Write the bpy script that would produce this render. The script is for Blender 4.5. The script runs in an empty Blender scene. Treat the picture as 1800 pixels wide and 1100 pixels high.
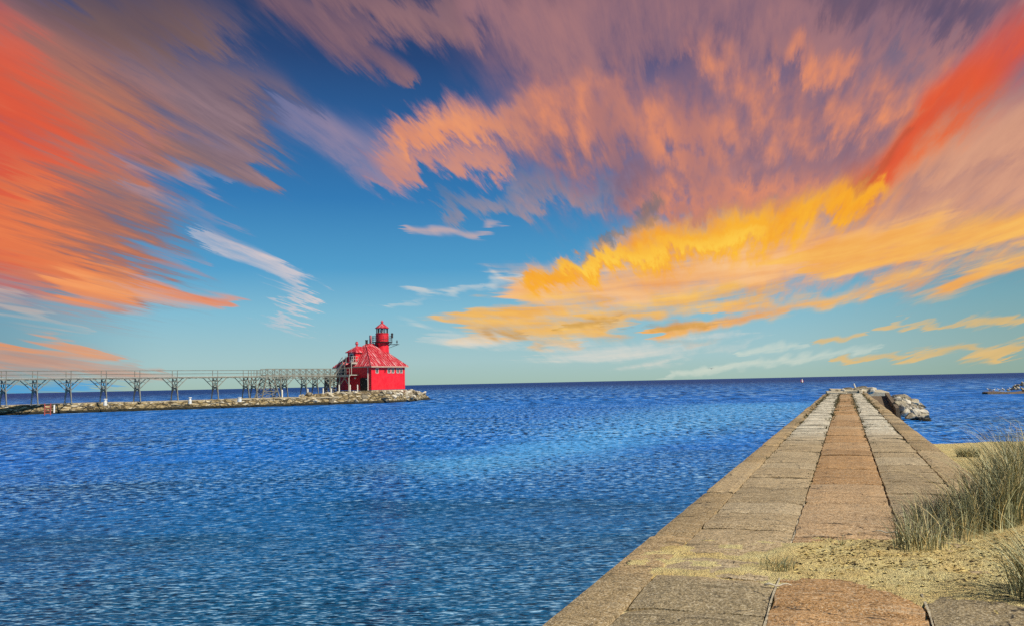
import bpy, bmesh, math, random
from mathutils import Vector, Matrix, noise as mnoise
R = math.radians
random.seed(7)
scn = bpy.context.scene
col = scn.collection

# ------------------------------------------------------------------ camera
FPX, CX, CY, CAMH = 1559.0, 900.0, 550.0, 2.75        # photo pixels, eye height above water
PITCH, ROLL = math.atan(122.5/FPX), R(1.18)
cam_rot = Matrix.Rotation(R(90)+PITCH, 3, 'X') @ Matrix.Rotation(-ROLL, 3, 'Z')
cd = bpy.data.cameras.new('camera'); cam = bpy.data.objects.new('camera', cd); col.objects.link(cam)
cam.matrix_world = Matrix.Translation((0, 0, CAMH)) @ cam_rot.to_4x4()
cd.sensor_width = 36.0; cd.lens = 36.0*FPX/1800.0
cd.clip_start = 0.1; cd.clip_end = 80000
scn.camera = cam

def ray(px, py):
    return (cam_rot @ Vector((px-CX, CY-py, -FPX))).normalized()
def at_z(px, py, z):                     # where a photo pixel meets a level
    d = ray(px, py); k = (z-CAMH)/d.z
    return Vector((d.x*k, d.y*k, z))
def at_y(px, py, Y):                     # where a photo pixel meets a distance
    d = ray(px, py); k = Y/d.y
    return Vector((d.x*k, Y, CAMH+d.z*k))

# ------------------------------------------------------------------ helpers
def lin(r, g, b):
    f = lambda c: (c/255/12.92) if c/255 <= 0.04045 else ((c/255+0.055)/1.055)**2.4
    return (f(r), f(g), f(b), 1.0)

class MB:
    def __init__(s): s.v = []; s.f = []
    def add(s, vs, fs):
        o = len(s.v); s.v += [tuple(v) for v in vs]; s.f += [tuple(i+o for i in f) for f in fs]
    def box(s, c, size, rot=None, taper=1.0):
        hx, hy, hz = size[0]/2, size[1]/2, size[2]/2
        vs = []
        for z in (-hz, hz):
            k = taper if z > 0 else 1.0
            for x, y in ((-hx, -hy), (hx, -hy), (hx, hy), (-hx, hy)):
                v = Vector((x*k, y*k, z))
                if rot is not None: v = rot @ v
                vs.append(v+Vector(c))
        s.add(vs, [(3,2,1,0), (4,5,6,7), (0,1,5,4), (1,2,6,5), (2,3,7,6), (3,0,4,7)])
        return s
    def bar(s, a, b, w, h=None):
        a, b = Vector(a), Vector(b); h = w if h is None else h
        d = (b-a).normalized(); up = Vector((0,0,1)) if abs(d.z) < .95 else Vector((0,1,0))
        x = d.cross(up).normalized()*w/2; y = x.cross(d).normalized()*h/2
        vs = [p+i*x+j*y for p in (a, b) for i, j in ((-1,-1),(1,-1),(1,1),(-1,1))]
        s.add(vs, [(0,1,2,3), (7,6,5,4), (0,4,5,1), (1,5,6,2), (2,6,7,3), (3,7,4,0)])
        return s
    def cyl(s, a, b, r0, r1=None, n=12, caps=True):
        a, b = Vector(a), Vector(b); r1 = r0 if r1 is None else r1
        d = (b-a).normalized(); up = Vector((0,0,1)) if abs(d.z) < .95 else Vector((1,0,0))
        x = d.cross(up).normalized(); y = d.cross(x).normalized()
        vs = []
        for p, r in ((a, r0), (b, r1)):
            for i in range(n):
                t = 2*math.pi*i/n; vs.append(p+x*r*math.cos(t)+y*r*math.sin(t))
        fs = [(i, (i+1) % n, n+(i+1) % n, n+i) for i in range(n)]
        if caps: fs += [tuple(range(n-1, -1, -1)), tuple(range(n, 2*n))]
        s.add(vs, fs); return s
    def loft(s, rings):                  # rings: list of vertex lists of one length
        n = len(rings[0]); vs = [v for r in rings for v in r]; fs = []
        for k in range(len(rings)-1):
            for i in range(n):
                fs.append((k*n+i, k*n+(i+1) % n, (k+1)*n+(i+1) % n, (k+1)*n+i))
        fs += [tuple(range(n-1, -1, -1)), tuple(range((len(rings)-1)*n, len(rings)*n))]
        s.add(vs, fs); return s
    def lathe(s, prof, c=(0,0,0), n=20):
        rings = [[(c[0]+r*math.cos(2*math.pi*i/n), c[1]+r*math.sin(2*math.pi*i/n), c[2]+z) for i in range(n)] for r, z in prof]
        return s.loft(rings)
    def build(s, name, m=None, parent=None, smooth=False, bevel=0):
        me = bpy.data.meshes.new(name); me.from_pydata(s.v, [], s.f); me.update()
        bm = bmesh.new(); bm.from_mesh(me); bmesh.ops.recalc_face_normals(bm, faces=bm.faces)
        if bevel: bmesh.ops.bevel(bm, geom=bm.edges[:], offset=bevel, segments=1, affect='EDGES')
        bm.to_mesh(me); bm.free()
        if smooth: me.shade_smooth()
        o = bpy.data.objects.new(name, me); col.objects.link(o)
        if m: me.materials.append(m)
        if parent: o.parent = parent
        return o

def tag(o, label=None, cat=None, group=None, kind=None):
    if label: o['label'] = label
    if cat: o['category'] = cat
    if group: o['group'] = group
    if kind: o['kind'] = kind
    return o
def thing(name, loc, label, cat, rz=0, group=None):
    o = bpy.data.objects.new(name, None); col.objects.link(o)
    o.location = loc; o.rotation_euler = (0, 0, rz); o.empty_display_size = .3
    return tag(o, label, cat, group)

# ------------------------------------------------------------------ node helper
class NT:
    def __init__(s, tree): s.t = tree; s.n = tree.nodes; s.l = tree.links
    def put(s, sock, v):
        if v is None: return
        if isinstance(v, bpy.types.NodeSocket): s.l.new(v, sock)
        elif isinstance(v, (tuple, list, Vector)) and sock.type in ('RGBA',): sock.default_value = tuple(v) if len(v) == 4 else (*v, 1)
        elif isinstance(v, (tuple, list, Vector)): sock.default_value = tuple(v)[:3]
        else: sock.default_value = v
    def node(s, typ, ins=(), **kw):
        n = s.n.new(typ)
        for k, v in kw.items(): setattr(n, k, v)
        for k, v in (ins.items() if isinstance(ins, dict) else enumerate(ins)): s.put(n.inputs[k], v)
        return n
    def m(s, op, a, b=None, c=None, clamp=False):
        n = s.node('ShaderNodeMath', (a, b, c) if c is not None else ((a, b) if b is not None else (a,)), operation=op); n.use_clamp = clamp
        return n.outputs[0]
    def v(s, op, a, b=None, scale=None):
        n = s.node('ShaderNodeVectorMath', (a, b) if b is not None else (a,), operation=op)
        if scale is not None: s.put(n.inputs['Scale'], scale)
        return n.outputs['Value'] if op in ('DOT_PRODUCT', 'DISTANCE', 'LENGTH') else n.outputs['Vector']
    def noise(s, vec, scale, detail=4, rough=.5, dist=0, out=0):
        n = s.node('ShaderNodeTexNoise', {'Vector': vec, 'Scale': scale, 'Detail': detail, 'Roughness': rough, 'Distortion': dist})
        return n.outputs[out]
    def rng(s, x, a, b, lo=0.0, hi=1.0, smooth=False):
        n = s.node('ShaderNodeMapRange', {'Value': x, 'From Min': a, 'From Max': b, 'To Min': lo, 'To Max': hi})
        n.clamp = False
        if smooth: n.interpolation_type = 'SMOOTHSTEP'; return n.outputs[0]
        return s.m('MINIMUM', s.m('MAXIMUM', n.outputs[0], min(lo, hi)), max(lo, hi))
    def mix(s, f, a, b, blend='MIX'):
        n = s.n.new('ShaderNodeMix'); n.data_type = 'RGBA'; n.blend_type = blend
        s.put(n.inputs[0], f); s.put(n.inputs[6], a); s.put(n.inputs[7], b)
        return n.outputs[2]
    def ramp(s, x, stops):
        n = s.n.new('ShaderNodeValToRGB'); s.put(n.inputs[0], x); e = n.color_ramp.elements
        while len(e) < len(stops): e.new(.5)
        for el, (p, c) in zip(e, stops): el.position = p; el.color = c
        return n.outputs[0]
    def sep(s, v): return s.node('ShaderNodeSeparateXYZ', (v,)).outputs
    def comb(s, x, y, z): return s.node('ShaderNodeCombineXYZ', (x, y, z)).outputs[0]

def mat(name, fn):
    m = bpy.data.materials.new(name); m.use_nodes = True
    t = NT(m.node_tree); m.node_tree.nodes.clear()
    out = t.n.new('ShaderNodeOutputMaterial'); b = t.n.new('ShaderNodeBsdfPrincipled')
    t.l.new(b.outputs[0], out.inputs[0])
    fn(t, b); return m
def bset(t, b, color, rough=.8, bump=None, bstr=.5, bdist=.02, **kw):
    t.put(b.inputs['Base Color'], color); t.put(b.inputs['Roughness'], rough)
    for k, v in kw.items(): t.put(b.inputs[k.replace('_', ' ')], v)
    if bump is not None:
        n = t.node('ShaderNodeBump', {'Strength': bstr, 'Distance': bdist, 'Height': bump}); t.l.new(n.outputs[0], b.inputs['Normal'])
def pos(t): return t.node('ShaderNodeNewGeometry').outputs['Position']
def objc(t): return t.node('ShaderNodeTexCoord').outputs['Object']

# ------------------------------------------------------------------ sky: clear evening gradient, Nishita light, procedural cirrus
SUN_DIR = Vector((.80, -.60, 0)).normalized(); SUN_EL = R(40)
SUN_DIR = Vector((SUN_DIR.x*math.cos(SUN_EL), SUN_DIR.y*math.cos(SUN_EL), math.sin(SUN_EL)))
world = bpy.data.worlds.new('World'); world.cycles.sampling_method = 'MANUAL'; world.cycles.sample_map_resolution = 256; scn.world = world; world.use_nodes = True
def uv_of(px, py):
    d = ray(px, py); return (math.atan2(d.x, d.y), d.z/math.hypot(d.x, d.y), 0)
def make_sky():
    t = NT(world.node_tree); t.n.clear()
    out = t.n.new('ShaderNodeOutputWorld'); bg = t.n.new('ShaderNodeBackground'); t.l.new(bg.outputs[0], out.inputs[0])
    sky = t.node('ShaderNodeTexSky', sky_type='NISHITA'); sky.sun_disc = False
    sky.sun_elevation = SUN_EL; sky.sun_rotation = math.atan2(SUN_DIR.x, SUN_DIR.y)
    D = t.node('ShaderNodeTexCoord').outputs['Generated']
    x, y, z = t.sep(D)
    zc = t.m('MAXIMUM', z, 0.0)
    hyp = t.m('SQRT', t.m('ADD', t.m('MULTIPLY', x, x), t.m('MULTIPLY', y, y)))
    u = t.m('ARCTAN2', x, y); vv = t.m('DIVIDE', zc, t.m('MAXIMUM', hyp, .02))
    # cirrus plane: coordinates along and across the wind
    az = R(12.5); inv = t.m('DIVIDE', 1.0, t.m('ADD', zc, .085))
    ca, sa = math.cos(az), math.sin(az)
    along = t.m('MULTIPLY', t.m('ADD', t.m('MULTIPLY', x, sa), t.m('MULTIPLY', y, ca)), inv)
    across = t.m('MULTIPLY', t.m('SUBTRACT', t.m('MULTIPLY', x, ca), t.m('MULTIPLY', y, sa)), inv)
    S1 = t.comb(t.m('MULTIPLY', along, .9), t.m('MULTIPLY', across, 7.5), 3.1)
    S2 = t.comb(t.m('MULTIPLY', along, 4.6), t.m('MULTIPLY', across, 23), 8.2)
    warpc = t.noise(S1, .8, 2, .45, 0, out=1)
    w = t.v('SCALE', t.v('SUBTRACT', warpc, (.5, .5, .5)), scale=t.rng(vv, .0, .25, .012, .06))
    UV = t.v('MULTIPLY', t.v('ADD', t.comb(u, vv, 0.0), w), (1, 1, 0))
    big = t.noise(t.comb(t.m('MULTIPLY', along, .8), t.m('MULTIPLY', across, 2.0), 1.0), 1.3, 4, .55)
    fine = t.noise(S1, 1.5, 8, .68, .25)
    rip = t.noise(S2, 1.0, 4, .5, .12)
    n1 = t.m('SUBTRACT', fine, .5); n2 = t.m('SUBTRACT', rip, .5); n3 = t.m('SUBTRACT', big, .5)
    # clear sky
    g = t.ramp(t.m('MULTIPLY', vv, 2.0), [(0.0, lin(168, 197, 186)), (.05, lin(166, 202, 205)), (.16, lin(128, 190, 214)), (.26, lin(72, 158, 206)),
               (.42, lin(34, 120, 182)), (.58, lin(28, 92, 154)), (.75, lin(24, 62, 116)), (1.0, lin(18, 38, 78))])
    g = t.mix(t.rng(u, .25, .56, 0, .5, True), g, t.mix(t.rng(vv, 0, .2), lin(120, 148, 128), lin(70, 130, 142)))   # greener towards the right-hand horizon
    g = t.mix(t.m('MULTIPLY', t.rng(u, -.36, -.56, 0, .55, True), t.rng(vv, .35, .05, 0, 1)), g, lin(52, 110, 140))
    ns = t.v('SCALE', sky.outputs[0], scale=.07)
    C = t.mix(.12, g, ns)
    n4 = t.m('SUBTRACT', t.noise(t.comb(t.m('ADD', t.m('MULTIPLY', u, 5.5), t.m('MULTIPLY', vv, 9.0)), t.m('MULTIPLY', t.m('SUBTRACT', vv, t.m('MULTIPLY', t.m('MULTIPLY', u, u), .27)), 66.0), 5.0), 1.0, 6, .6, .35), .5)
    n5 = t.m('SUBTRACT', t.noise(t.comb(t.m('ADD', t.m('MULTIPLY', u, 3.2), t.m('MULTIPLY', vv, 5.0)), t.m('MULTIPLY', t.m('SUBTRACT', vv, t.m('MULTIPLY', t.m('MULTIPLY', u, u), .27)), 30.0), 2.0), 1.0, 4, .55, .3), .5)
    n45 = t.m('ADD', t.m('MULTIPLY', n4, 1.5), t.m('MULTIPLY', n5, 2.0))
    VPv = Vector((.218, -.02, 0))
    k1 = t.m('ADD', t.m('MULTIPLY', n1, .40), t.m('MULTIPLY', n2, .08))
    UVf = t.v('ADD', UV, t.v('SCALE', t.v('SUBTRACT', UV, VPv), scale=k1))
    tx = t.m('ADD', t.m('MULTIPLY', n4, .20), t.m('MULTIPLY', n5, .16))
    UVt = t.v('ADD', UV, t.comb(tx, t.m('MULTIPLY', t.m('MULTIPLY', u, .54), tx), 0.0))
    def cap(x0, y0, x1, y1, r, UV=UVf):
        A = Vector(uv_of(x0, y0)); B = Vector(uv_of(x1, y1)); ba = B-A; L2 = max(ba.length_squared, 1e-6)
        pa = t.v('SUBTRACT', UV, A)
        h = t.m('MINIMUM', t.m('MAXIMUM', t.v('DOT_PRODUCT', pa, ba/L2), 0.0), 1.0)
        d = t.v('DISTANCE', pa, t.v('SCALE', ba, scale=h))
        return t.rng(d, 1.95*r/FPX, 0, 0, 1, True)
    def layer(C, caps, cA, cB, a1=.9, a2=.5, a3=.5, lo=.1, hi=.9, op=1.0, cn=None, thin=0.0):
        hi += .26; lo -= .02; a1 *= .8; a2 *= .85
        mk = None
        for c in caps:
            k = cap(c[0], c[1], c[2], c[3], c[4]*(1.35 if thin else 1), UVt if thin else UVf)
            if len(c) > 5: k = t.m('MULTIPLY', k, c[5])
            mk = k if mk is None else t.m('MAXIMUM', mk, k)
        if thin: tex = t.m('ADD', t.m('MULTIPLY', n45, thin), t.m('MULTIPLY', n1, .6))
        else: tex = t.m('ADD', t.m('ADD', t.m('MULTIPLY', n1, a1), t.m('MULTIPLY', n2, a2)), t.m('MULTIPLY', n3, a3))
        den = t.m('MULTIPLY', t.rng(t.m('ADD', mk, tex), lo, hi, 0, 1, True), t.rng(mk, 0, .8, 0, op))
        cf = t.rng(t.m('ADD', n4 if thin else (n2 if cn == 'r' else n1), t.m('MULTIPLY', n3, .7)), -.36, .36)
        return t.mix(den, C, t.mix(cf, cA, cB))
    L = lin
    # --- left mass
    C = layer(C, [(-60,120,250,110,140), (150,50,330,70,95,.85), (200,150,420,200,90), (-60,360,180,390,125), (90,460,200,490,50), (260,262,420,282,42)], L(116,94,104), L(152,120,116), 1.0, .2, .3, .05, .8, .95)
    C = layer(C, [(260,130,430,200,60,.8), (300,200,430,275,40,.8)], L(118,104,128), L(170,140,146), 1.9, .2, .3, .35, 1.0, .8)
    C = layer(C, [(150,20,310,50,80)], L(88,68,66), L(112,88,82), .8, .1, .3, .2, 1.0, .6)
    C = layer(C, [(-60,190,120,230,150), (-60,370,130,430,105), (60,330,200,420,60,.7)], L(172,96,72), L(206,130,98), 1.0, .15, .3, .1, .95, .9)
    C = layer(C, [(-70,110,-10,240,120), (-60,290,-10,420,85)], L(218,66,46), L(232,94,64), .7, .1, .2, .1, 1.05, .92)
    C = layer(C, [(-20,400,100,470,56), (10,330,60,420,55,.8)], L(220,110,70), L(240,142,90), 1.0, .2, .2, .1, .9, .85)
    C = layer(C, [(130,502,240,510,25), (220,508,360,526,13)], L(230,122,70), L(250,170,110), .8, .3, .2, .1, .9, .95, None, .55)
    C = layer(C, [(200,272,400,333,14), (210,322,330,375,20), (330,360,410,430,24), (230,440,350,462,14)], L(130,126,156), L(178,168,186), 2.2, .5, .1, .4, 1.3, .6)
    C = layer(C, [(370,425,450,450,17), (450,450,525,505,19), (532,512,508,565,22)], L(190,190,204), L(242,216,204), 1.5, .6, .1, .2, 1.15, .85)
    C = layer(C, [(-40,604,130,612,9), (100,610,170,618,6)], L(222,138,88), L(240,164,106), 1, 1, 1, .15, .9, .9, None, .6)
    C = layer(C, [(-40,634,200,640,15), (150,650,270,656,9), (-40,655,150,657,10,.8)], L(160,130,124), L(232,160,118), 1, 1, 1, .25, 1.0, .85, None, .9)
    C = layer(C, [(-30,545,60,548,10), (40,556,104,572,7), (-30,518,60,522,9,.8)], L(190,176,168), L(226,196,176), 1, 1, 1, .3, 1.1, .65, None, .9)
    # --- top centre
    C = layer(C, [(480,-10,620,65,52), (610,70,690,132,22), (560,-5,820,20,60), (780,0,830,60,36,.8)], L(96,76,98), L(164,122,122), 1.1, .2, .3, .2, .95, .92)
    # --- centre bank
    C = layer(C, [(550,215,660,265,48), (640,290,720,312,28)], L(108,118,160), L(172,146,162), .9, .3, .2, .2, .95, .8)
    C = layer(C, [(690,265,800,225,46), (800,232,960,210,54), (690,300,880,275,28)], L(184,128,126), L(230,154,118), .9, .5, .2, .15, .9, .95)
    C = layer(C, [(720,250,900,218,30), (900,215,1010,185,32)], L(222,134,96), L(248,164,110), 1.0, .9, .2, .3, 1.0, .85, 'r')
    C = layer(C, [(780,368,960,345,22), (900,325,1110,345,30), (905,292,898,305,12)], L(104,120,146), L(186,156,154), 1.2, .8, .2, .25, 1.0, .75)
    C = layer(C, [(745,402,850,407,8)], L(190,168,170), L(244,190,160), .6, .2, .1, .3, 1.25, .85, None, .8)
    # --- right mass
    C = layer(C, [(960,60,1300,40,130), (1250,60,1760,30,120), (1010,220,1300,225,130), (1250,230,1640,215,150), (1130,330,1480,310,75), (1600,300,1830,230,140), (860,30,960,100,60)], L(122,98,120), L(186,130,124), .8, .9, .5, .0, .75, .96)
    C = layer(C, [(990,190,1240,250,85), (1160,350,1420,330,62), (1390,110,1480,130,52), (1250,100,1400,250,70,.75), (1480,200,1650,160,70,.85)], L(204,130,112), L(246,152,100), .9, 2.0, .2, .3, 1.15, .88, 'r')
    C = layer(C, [(1060,200,1110,310,56), (1330,280,1500,310,50), (1180,90,1260,330,60,.85), (1540,40,1760,10,60), (1180,370,1440,350,40,.8)], L(84,80,112), L(124,108,134), .9, 2.2, .2, .55, 1.25, .75, 'r')
    C = layer(C, [(1440,-30,1700,10,60), (1660,0,1780,30,45,.8)], L(62,62,96), L(96,86,112), 1.0, .9, .3, .2, 1.1, .8)
    C = layer(C, [(1330,470,1560,420,60), (1560,400,1830,330,95), (1600,300,1830,230,70)], L(200,142,118), L(226,168,136), .9, .3, .3, .15, .9, .92)
    C = layer(C, [(1500,340,1620,240,44), (1600,250,1720,160,44)], L(204,104,70), L(238,136,78), 1.1, .3, .2, .1, .95, .9)
    C = layer(C, [(1550,300,1700,170,28), (1670,178,1850,40,48)], L(206,66,50), L(240,100,58), 1.2, .4, .2, .05, .95, .95)
    C = layer(C, [(1490,335,1600,245,12)], L(128,74,58), L(176,98,66), 1.0, .4, .1, .3, 1.1, .45)
    C = layer(C, [(925,492,1020,460,10), (1020,460,1140,396,11), (1125,395,1140,350,14)], L(92,98,106), L(136,126,126), .8, .6, .1, .2, .95, .75)
    # --- below the gold band
    C = layer(C, [(930,525,1200,490,34), (1200,490,1420,450,36), (1420,450,1600,420,34)], L(240,160,84), L(254,206,148), .8, .4, .2, .05, .85, .95, None, .8)
    C = layer(C, [(1470,450,1830,400,30), (1430,480,1600,455,14), (1520,500,1830,455,17), (1250,558,1560,504,12), (1160,586,1340,550,11)], L(232,148,74), L(255,202,104), .9, .5, .2, .2, .9, .95, None, 1.15)
    C = layer(C, [(850,550,1040,532,20), (1040,560,1340,515,16), (820,576,1080,572,22), (900,604,1000,605,11)], L(224,152,62), L(255,206,112), 1.0, .7, .2, .3, 1.0, .95, None, 1.2)
    C = layer(C, [(940,495,1150,443,26), (1140,440,1400,390,46), (1390,390,1480,360,36), (1470,360,1540,330,26,.9)], L(242,146,40), L(255,196,54), .9, .7, .2, .05, .75, .97)
    C = layer(C, [(990,470,1160,445,16), (1150,440,1330,410,18)], L(255,190,50), L(255,222,96), 1.4, 1.0, .2, .3, 1.1, .7)
    C = layer(C, [(1140,576,1250,568,9), (1160,604,1240,602,6), (840,580,930,588,7), (1010,572,1080,560,8)], L(126,98,62), L(190,142,66), .8, .5, .1, .5, 1.4, .6, None, 1.5)
    C = layer(C, [(740,588,900,608,14), (930,612,1180,622,18), (1100,620,1300,596,14), (690,530,850,502,8), (830,500,915,488,9)], L(206,212,210), L(246,226,206), .9, .5, .2, .45, 1.15, .65, None, 1.3)
    C = layer(C, [(1540,576,1700,570,4), (1690,568,1830,556,6), (1470,634,1640,624,4), (1640,620,1830,606,6), (1440,602,1520,588,4)], L(206,174,112), L(242,196,120), .7, .4, .1, .2, .95, .85, None, 1.1)
    C = layer(C, [(1180,658,1420,628,6), (1300,640,1520,616,6), (1320,618,1420,606,7)], L(204,216,206), L(226,226,206), .7, .4, .1, .35, 1.1, .65, None, 1.1)
    C = layer(C, [(-40,684,180,678,10)], L(56,156,220), L(60,166,228), .0, .0, .0, .2, .9, .8)
    t.put(bg.inputs[0], C); bg.inputs[1].default_value = 1.0
make_sky()
sl = bpy.data.lights.new('sun', 'SUN'); sl.energy = 4.8; sl.angle = R(.5); sl.color = (1, .93, .82)
so = bpy.data.objects.new('sun', sl); col.objects.link(so); so.rotation_euler = (-SUN_DIR).to_track_quat('-Z', 'Y').to_euler()

# ------------------------------------------------------------------ materials
def concrete(name, cA, cB, cdark, speck=1.0, far=None, zdark=None, near=None):
    def fn(t, b):
        P = pos(t)
        n = t.noise(P, 1.1, 6, .6); n2 = t.noise(P, 7, 5, .65)
        LP = objc(t); st = t.noise(t.v('MULTIPLY', LP, (.9, 10, 1)), 1.6, 4, .6); fine = t.noise(P, 50, 3, .8); mid = t.noise(t.v('MULTIPLY', P, (1, .6, 1)), 24, 4, .75)
        c = t.mix(t.rng(n, .32, .68), cA, cB)
        ri = t.node('ShaderNodeNewGeometry').outputs['Random Per Island']
        c = t.mix(t.rng(ri, .5, 0, 0, .42), c, cdark); c = t.mix(t.rng(ri, .5, 1, 0, .35), c, (.74, .62, .42))
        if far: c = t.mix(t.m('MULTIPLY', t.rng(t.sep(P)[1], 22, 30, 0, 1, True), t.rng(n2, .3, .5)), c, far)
        if near:     # older, dirtier pour on the camera side of the sand drift
            c = t.mix(t.m('MULTIPLY', t.rng(t.m('ADD', t.sep(LP)[1], t.m('MULTIPLY', n2, .5)), 8.3, 7.9), .75), c, near)
            s2 = t.noise(t.v('MULTIPLY', LP, (.22, 1.0, 1)), 1.15, 3, .6)
            c = t.mix(t.m('MULTIPLY', t.rng(t.sep(LP)[1], 18, 34), t.rng(s2, .53, .60, 0, .75)), c, tuple(x*.45 for x in cdark[:3]))
        c = t.mix(t.m('MULTIPLY', t.rng(n2, .56, .72), .55), c, cdark)
        c = t.mix(t.m('MULTIPLY', t.rng(fine, .52, .60), .72*speck), c, tuple(x*.22 for x in cdark[:3]))
        c = t.mix(t.m('MULTIPLY', t.rng(fine, .46, .37), .75*speck), c, (.80, .70, .52))
        c = t.mix(t.m('MULTIPLY', t.rng(mid, .55, .64), .6*speck), c, tuple(x*.4 for x in cdark[:3]))
        ck = t.node('ShaderNodeTexVoronoi', {'Vector': t.v('ADD', LP, t.v('SCALE', t.noise(LP, 3, 4, .6, out=1), scale=.5)), 'Scale': .42}, feature='DISTANCE_TO_EDGE').outputs[0]
        c = t.mix(t.m('MULTIPLY', t.rng(ck, .006, .002), t.rng(n2, .46, .52)), c, (.03, .025, .02))
        c = t.mix(t.rng(st, .57, .68, 0, .6*speck), c, tuple(x*.5 for x in cdark[:3])); c = t.mix(t.rng(st, .43, .34, 0, .3*speck), c, (.66, .56, .40))
        if zdark: c = t.mix(t.rng(t.m('ADD', t.sep(P)[2], t.m('MULTIPLY', n2, .3)), zdark[1], zdark[0]), c, lin(52, 48, 34))
        bset(t, b, c, .92, t.m('ADD', fine, t.m('MULTIPLY', n2, 3.0)), 1.0, .011)
    return mat(name, fn)
M = {}
M['centre'] = concrete('brown_concrete', lin(218, 164, 102), lin(192, 144, 90), lin(122, 92, 58))
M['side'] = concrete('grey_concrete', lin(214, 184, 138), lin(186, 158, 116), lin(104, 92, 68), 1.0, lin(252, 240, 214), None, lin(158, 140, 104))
M['edge'] = concrete('tan_concrete', lin(214, 176, 120), lin(188, 156, 110), lin(112, 96, 66), 1.0, None, None, lin(168, 144, 104))
M['body'] = concrete('old_concrete', lin(140, 124, 98), lin(112, 100, 80), lin(66, 60, 46), .8, None, (.1, .6))
M['pale'] = concrete('pale_concrete', lin(226, 210, 180), lin(196, 178, 146), lin(120, 108, 88), .8)
M['brown'] = concrete('weathered_brown_concrete', lin(120, 92, 64), lin(92, 72, 52), lin(52, 42, 30), .6)
def joint_fn(t, b):
    P = pos(t); n = t.noise(P, 5, 4, .6)
    c = t.mix(t.rng(n, .42, .56), lin(58, 56, 38), lin(214, 196, 150)); c2 = t.mix(t.rng(n, .5, .66), lin(40, 42, 26), lin(120, 108, 78))
    bset(t, b, t.mix(t.rng(t.sep(P)[1], 11, 20), c, c2), .95)
M['joint'] = mat('joint_filler', joint_fn)
def rubble_fn(t, b):
    P = pos(t); z = t.sep(P)[2]
    Q = t.v('MULTIPLY', P, (1, 1, 2.2))
    v1 = t.node('ShaderNodeTexVoronoi', {'Vector': Q, 'Scale': 1.1}); ed = t.node('ShaderNodeTexVoronoi', {'Vector': t.v('ADD', Q, t.noise(P, 1.5, 3, out=1)), 'Scale': .8}, feature='DISTANCE_TO_EDGE').outputs[0]
    n = t.noise(Q, 2.2, 6, .7); n2 = t.noise(t.v('MULTIPLY', P, (.5, .5, 3)), 2.0, 5, .6)
    c = t.mix(t.rng(n, .34, .66), lin(98, 80, 52), lin(196, 172, 122))
    c = t.mix(t.rng(n2, .54, .63, 0, .9), c, lin(240, 228, 202)); c = t.mix(t.rng(ed, .1, .02, 0, .85), c, lin(46, 40, 28))
    c = t.mix(t.rng(n2, .46, .36, 0, .7), c, lin(66, 56, 38))
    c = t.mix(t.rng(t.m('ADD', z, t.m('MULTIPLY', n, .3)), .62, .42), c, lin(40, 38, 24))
    bset(t, b, c, .95, t.m('ADD', n, t.rng(ed, 0, .2)), .9, .25)
M['rubble'] = mat('rubble_stone', rubble_fn)
def dark_fn(t, b):
    P = pos(t); n = t.noise(P, 2.4, 5, .7); bset(t, b, t.mix(n, lin(62, 54, 38), lin(150, 132, 100)), .95, n, .8, .2)
M['dark_rubble'] = mat('crevice_shade_rubble', dark_fn)  # dark tone painted in for the shade of crevices between boulders
def rock_fn(t, b):
    P = pos(t); n = t.noise(P, 1.6, 6, .7); f = t.noise(P, 9, 4, .7); r = t.node('ShaderNodeObjectInfo').outputs['Random']
    c = t.mix(t.rng(n, .35, .65), lin(104, 90, 68), lin(216, 202, 174))
    c = t.mix(t.rng(f, .56, .68, 0, .7), c, lin(64, 56, 42)); c = t.mix(t.rng(r, .5, 1, 0, .7), c, lin(236, 228, 212)); c = t.mix(t.rng(r, .4, 0, 0, .6), c, lin(84, 72, 52))
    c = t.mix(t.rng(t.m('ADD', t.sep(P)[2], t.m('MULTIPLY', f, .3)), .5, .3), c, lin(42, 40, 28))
    bset(t, b, c, .9, t.m('ADD', n, t.m('MULTIPLY', f, .4)), .8, .15)
M['rock'] = mat('limestone', rock_fn)
def sand_fn(t, b):
    P = pos(t); n = t.noise(P, 2.2, 5, .6); f = t.noise(P, 26, 4, .75); g = t.noise(P, 90, 2, .6)
    c = t.mix(t.rng(n, .35, .65), lin(252, 234, 168), lin(240, 206, 134))
    c = t.mix(t.rng(f, .54, .64, 0, .6), c, lin(128, 104, 60)); c = t.mix(t.rng(f, .45, .36, 0, .7), c, lin(242, 224, 140))
    c = t.mix(t.rng(g, .56, .68, 0, .6), c, lin(70, 58, 34))
    bset(t, b, c, .95, t.m('ADD', t.m('MULTIPLY', f, 2), g), .9, .03)
M['sand'] = mat('dune_sand', sand_fn)
def blade_fn(t, b):
    r = t.node('ShaderNodeNewGeometry').outputs['Random Per Island']; z = t.noise(pos(t), 3, 2)
    c = t.mix(t.rng(r, .2, .9), lin(58, 68, 40), lin(196, 196, 152)); c = t.mix(t.rng(z, .5, .7, 0, .4), c, lin(176, 160, 104)); c = t.mix(t.rng(t.m('FRACT', t.m('MULTIPLY', r, 37.0)), .80, .84), c, lin(214, 190, 130))
    bset(t, b, c, .6)
M['blade'] = mat('beach_grass', blade_fn)
M['litter'] = mat('dry_litter', lambda t, b: bset(t, b, t.mix(t.rng(t.noise(pos(t), 18, 2), .4, .6), lin(70, 56, 32), lin(232, 206, 132)), .9))
M['wood'] = mat('bleached_wood', lambda t, b: bset(t, b, t.mix(t.noise(pos(t), 30, 3), lin(150, 140, 120), lin(236, 226, 206)), .8))
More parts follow.
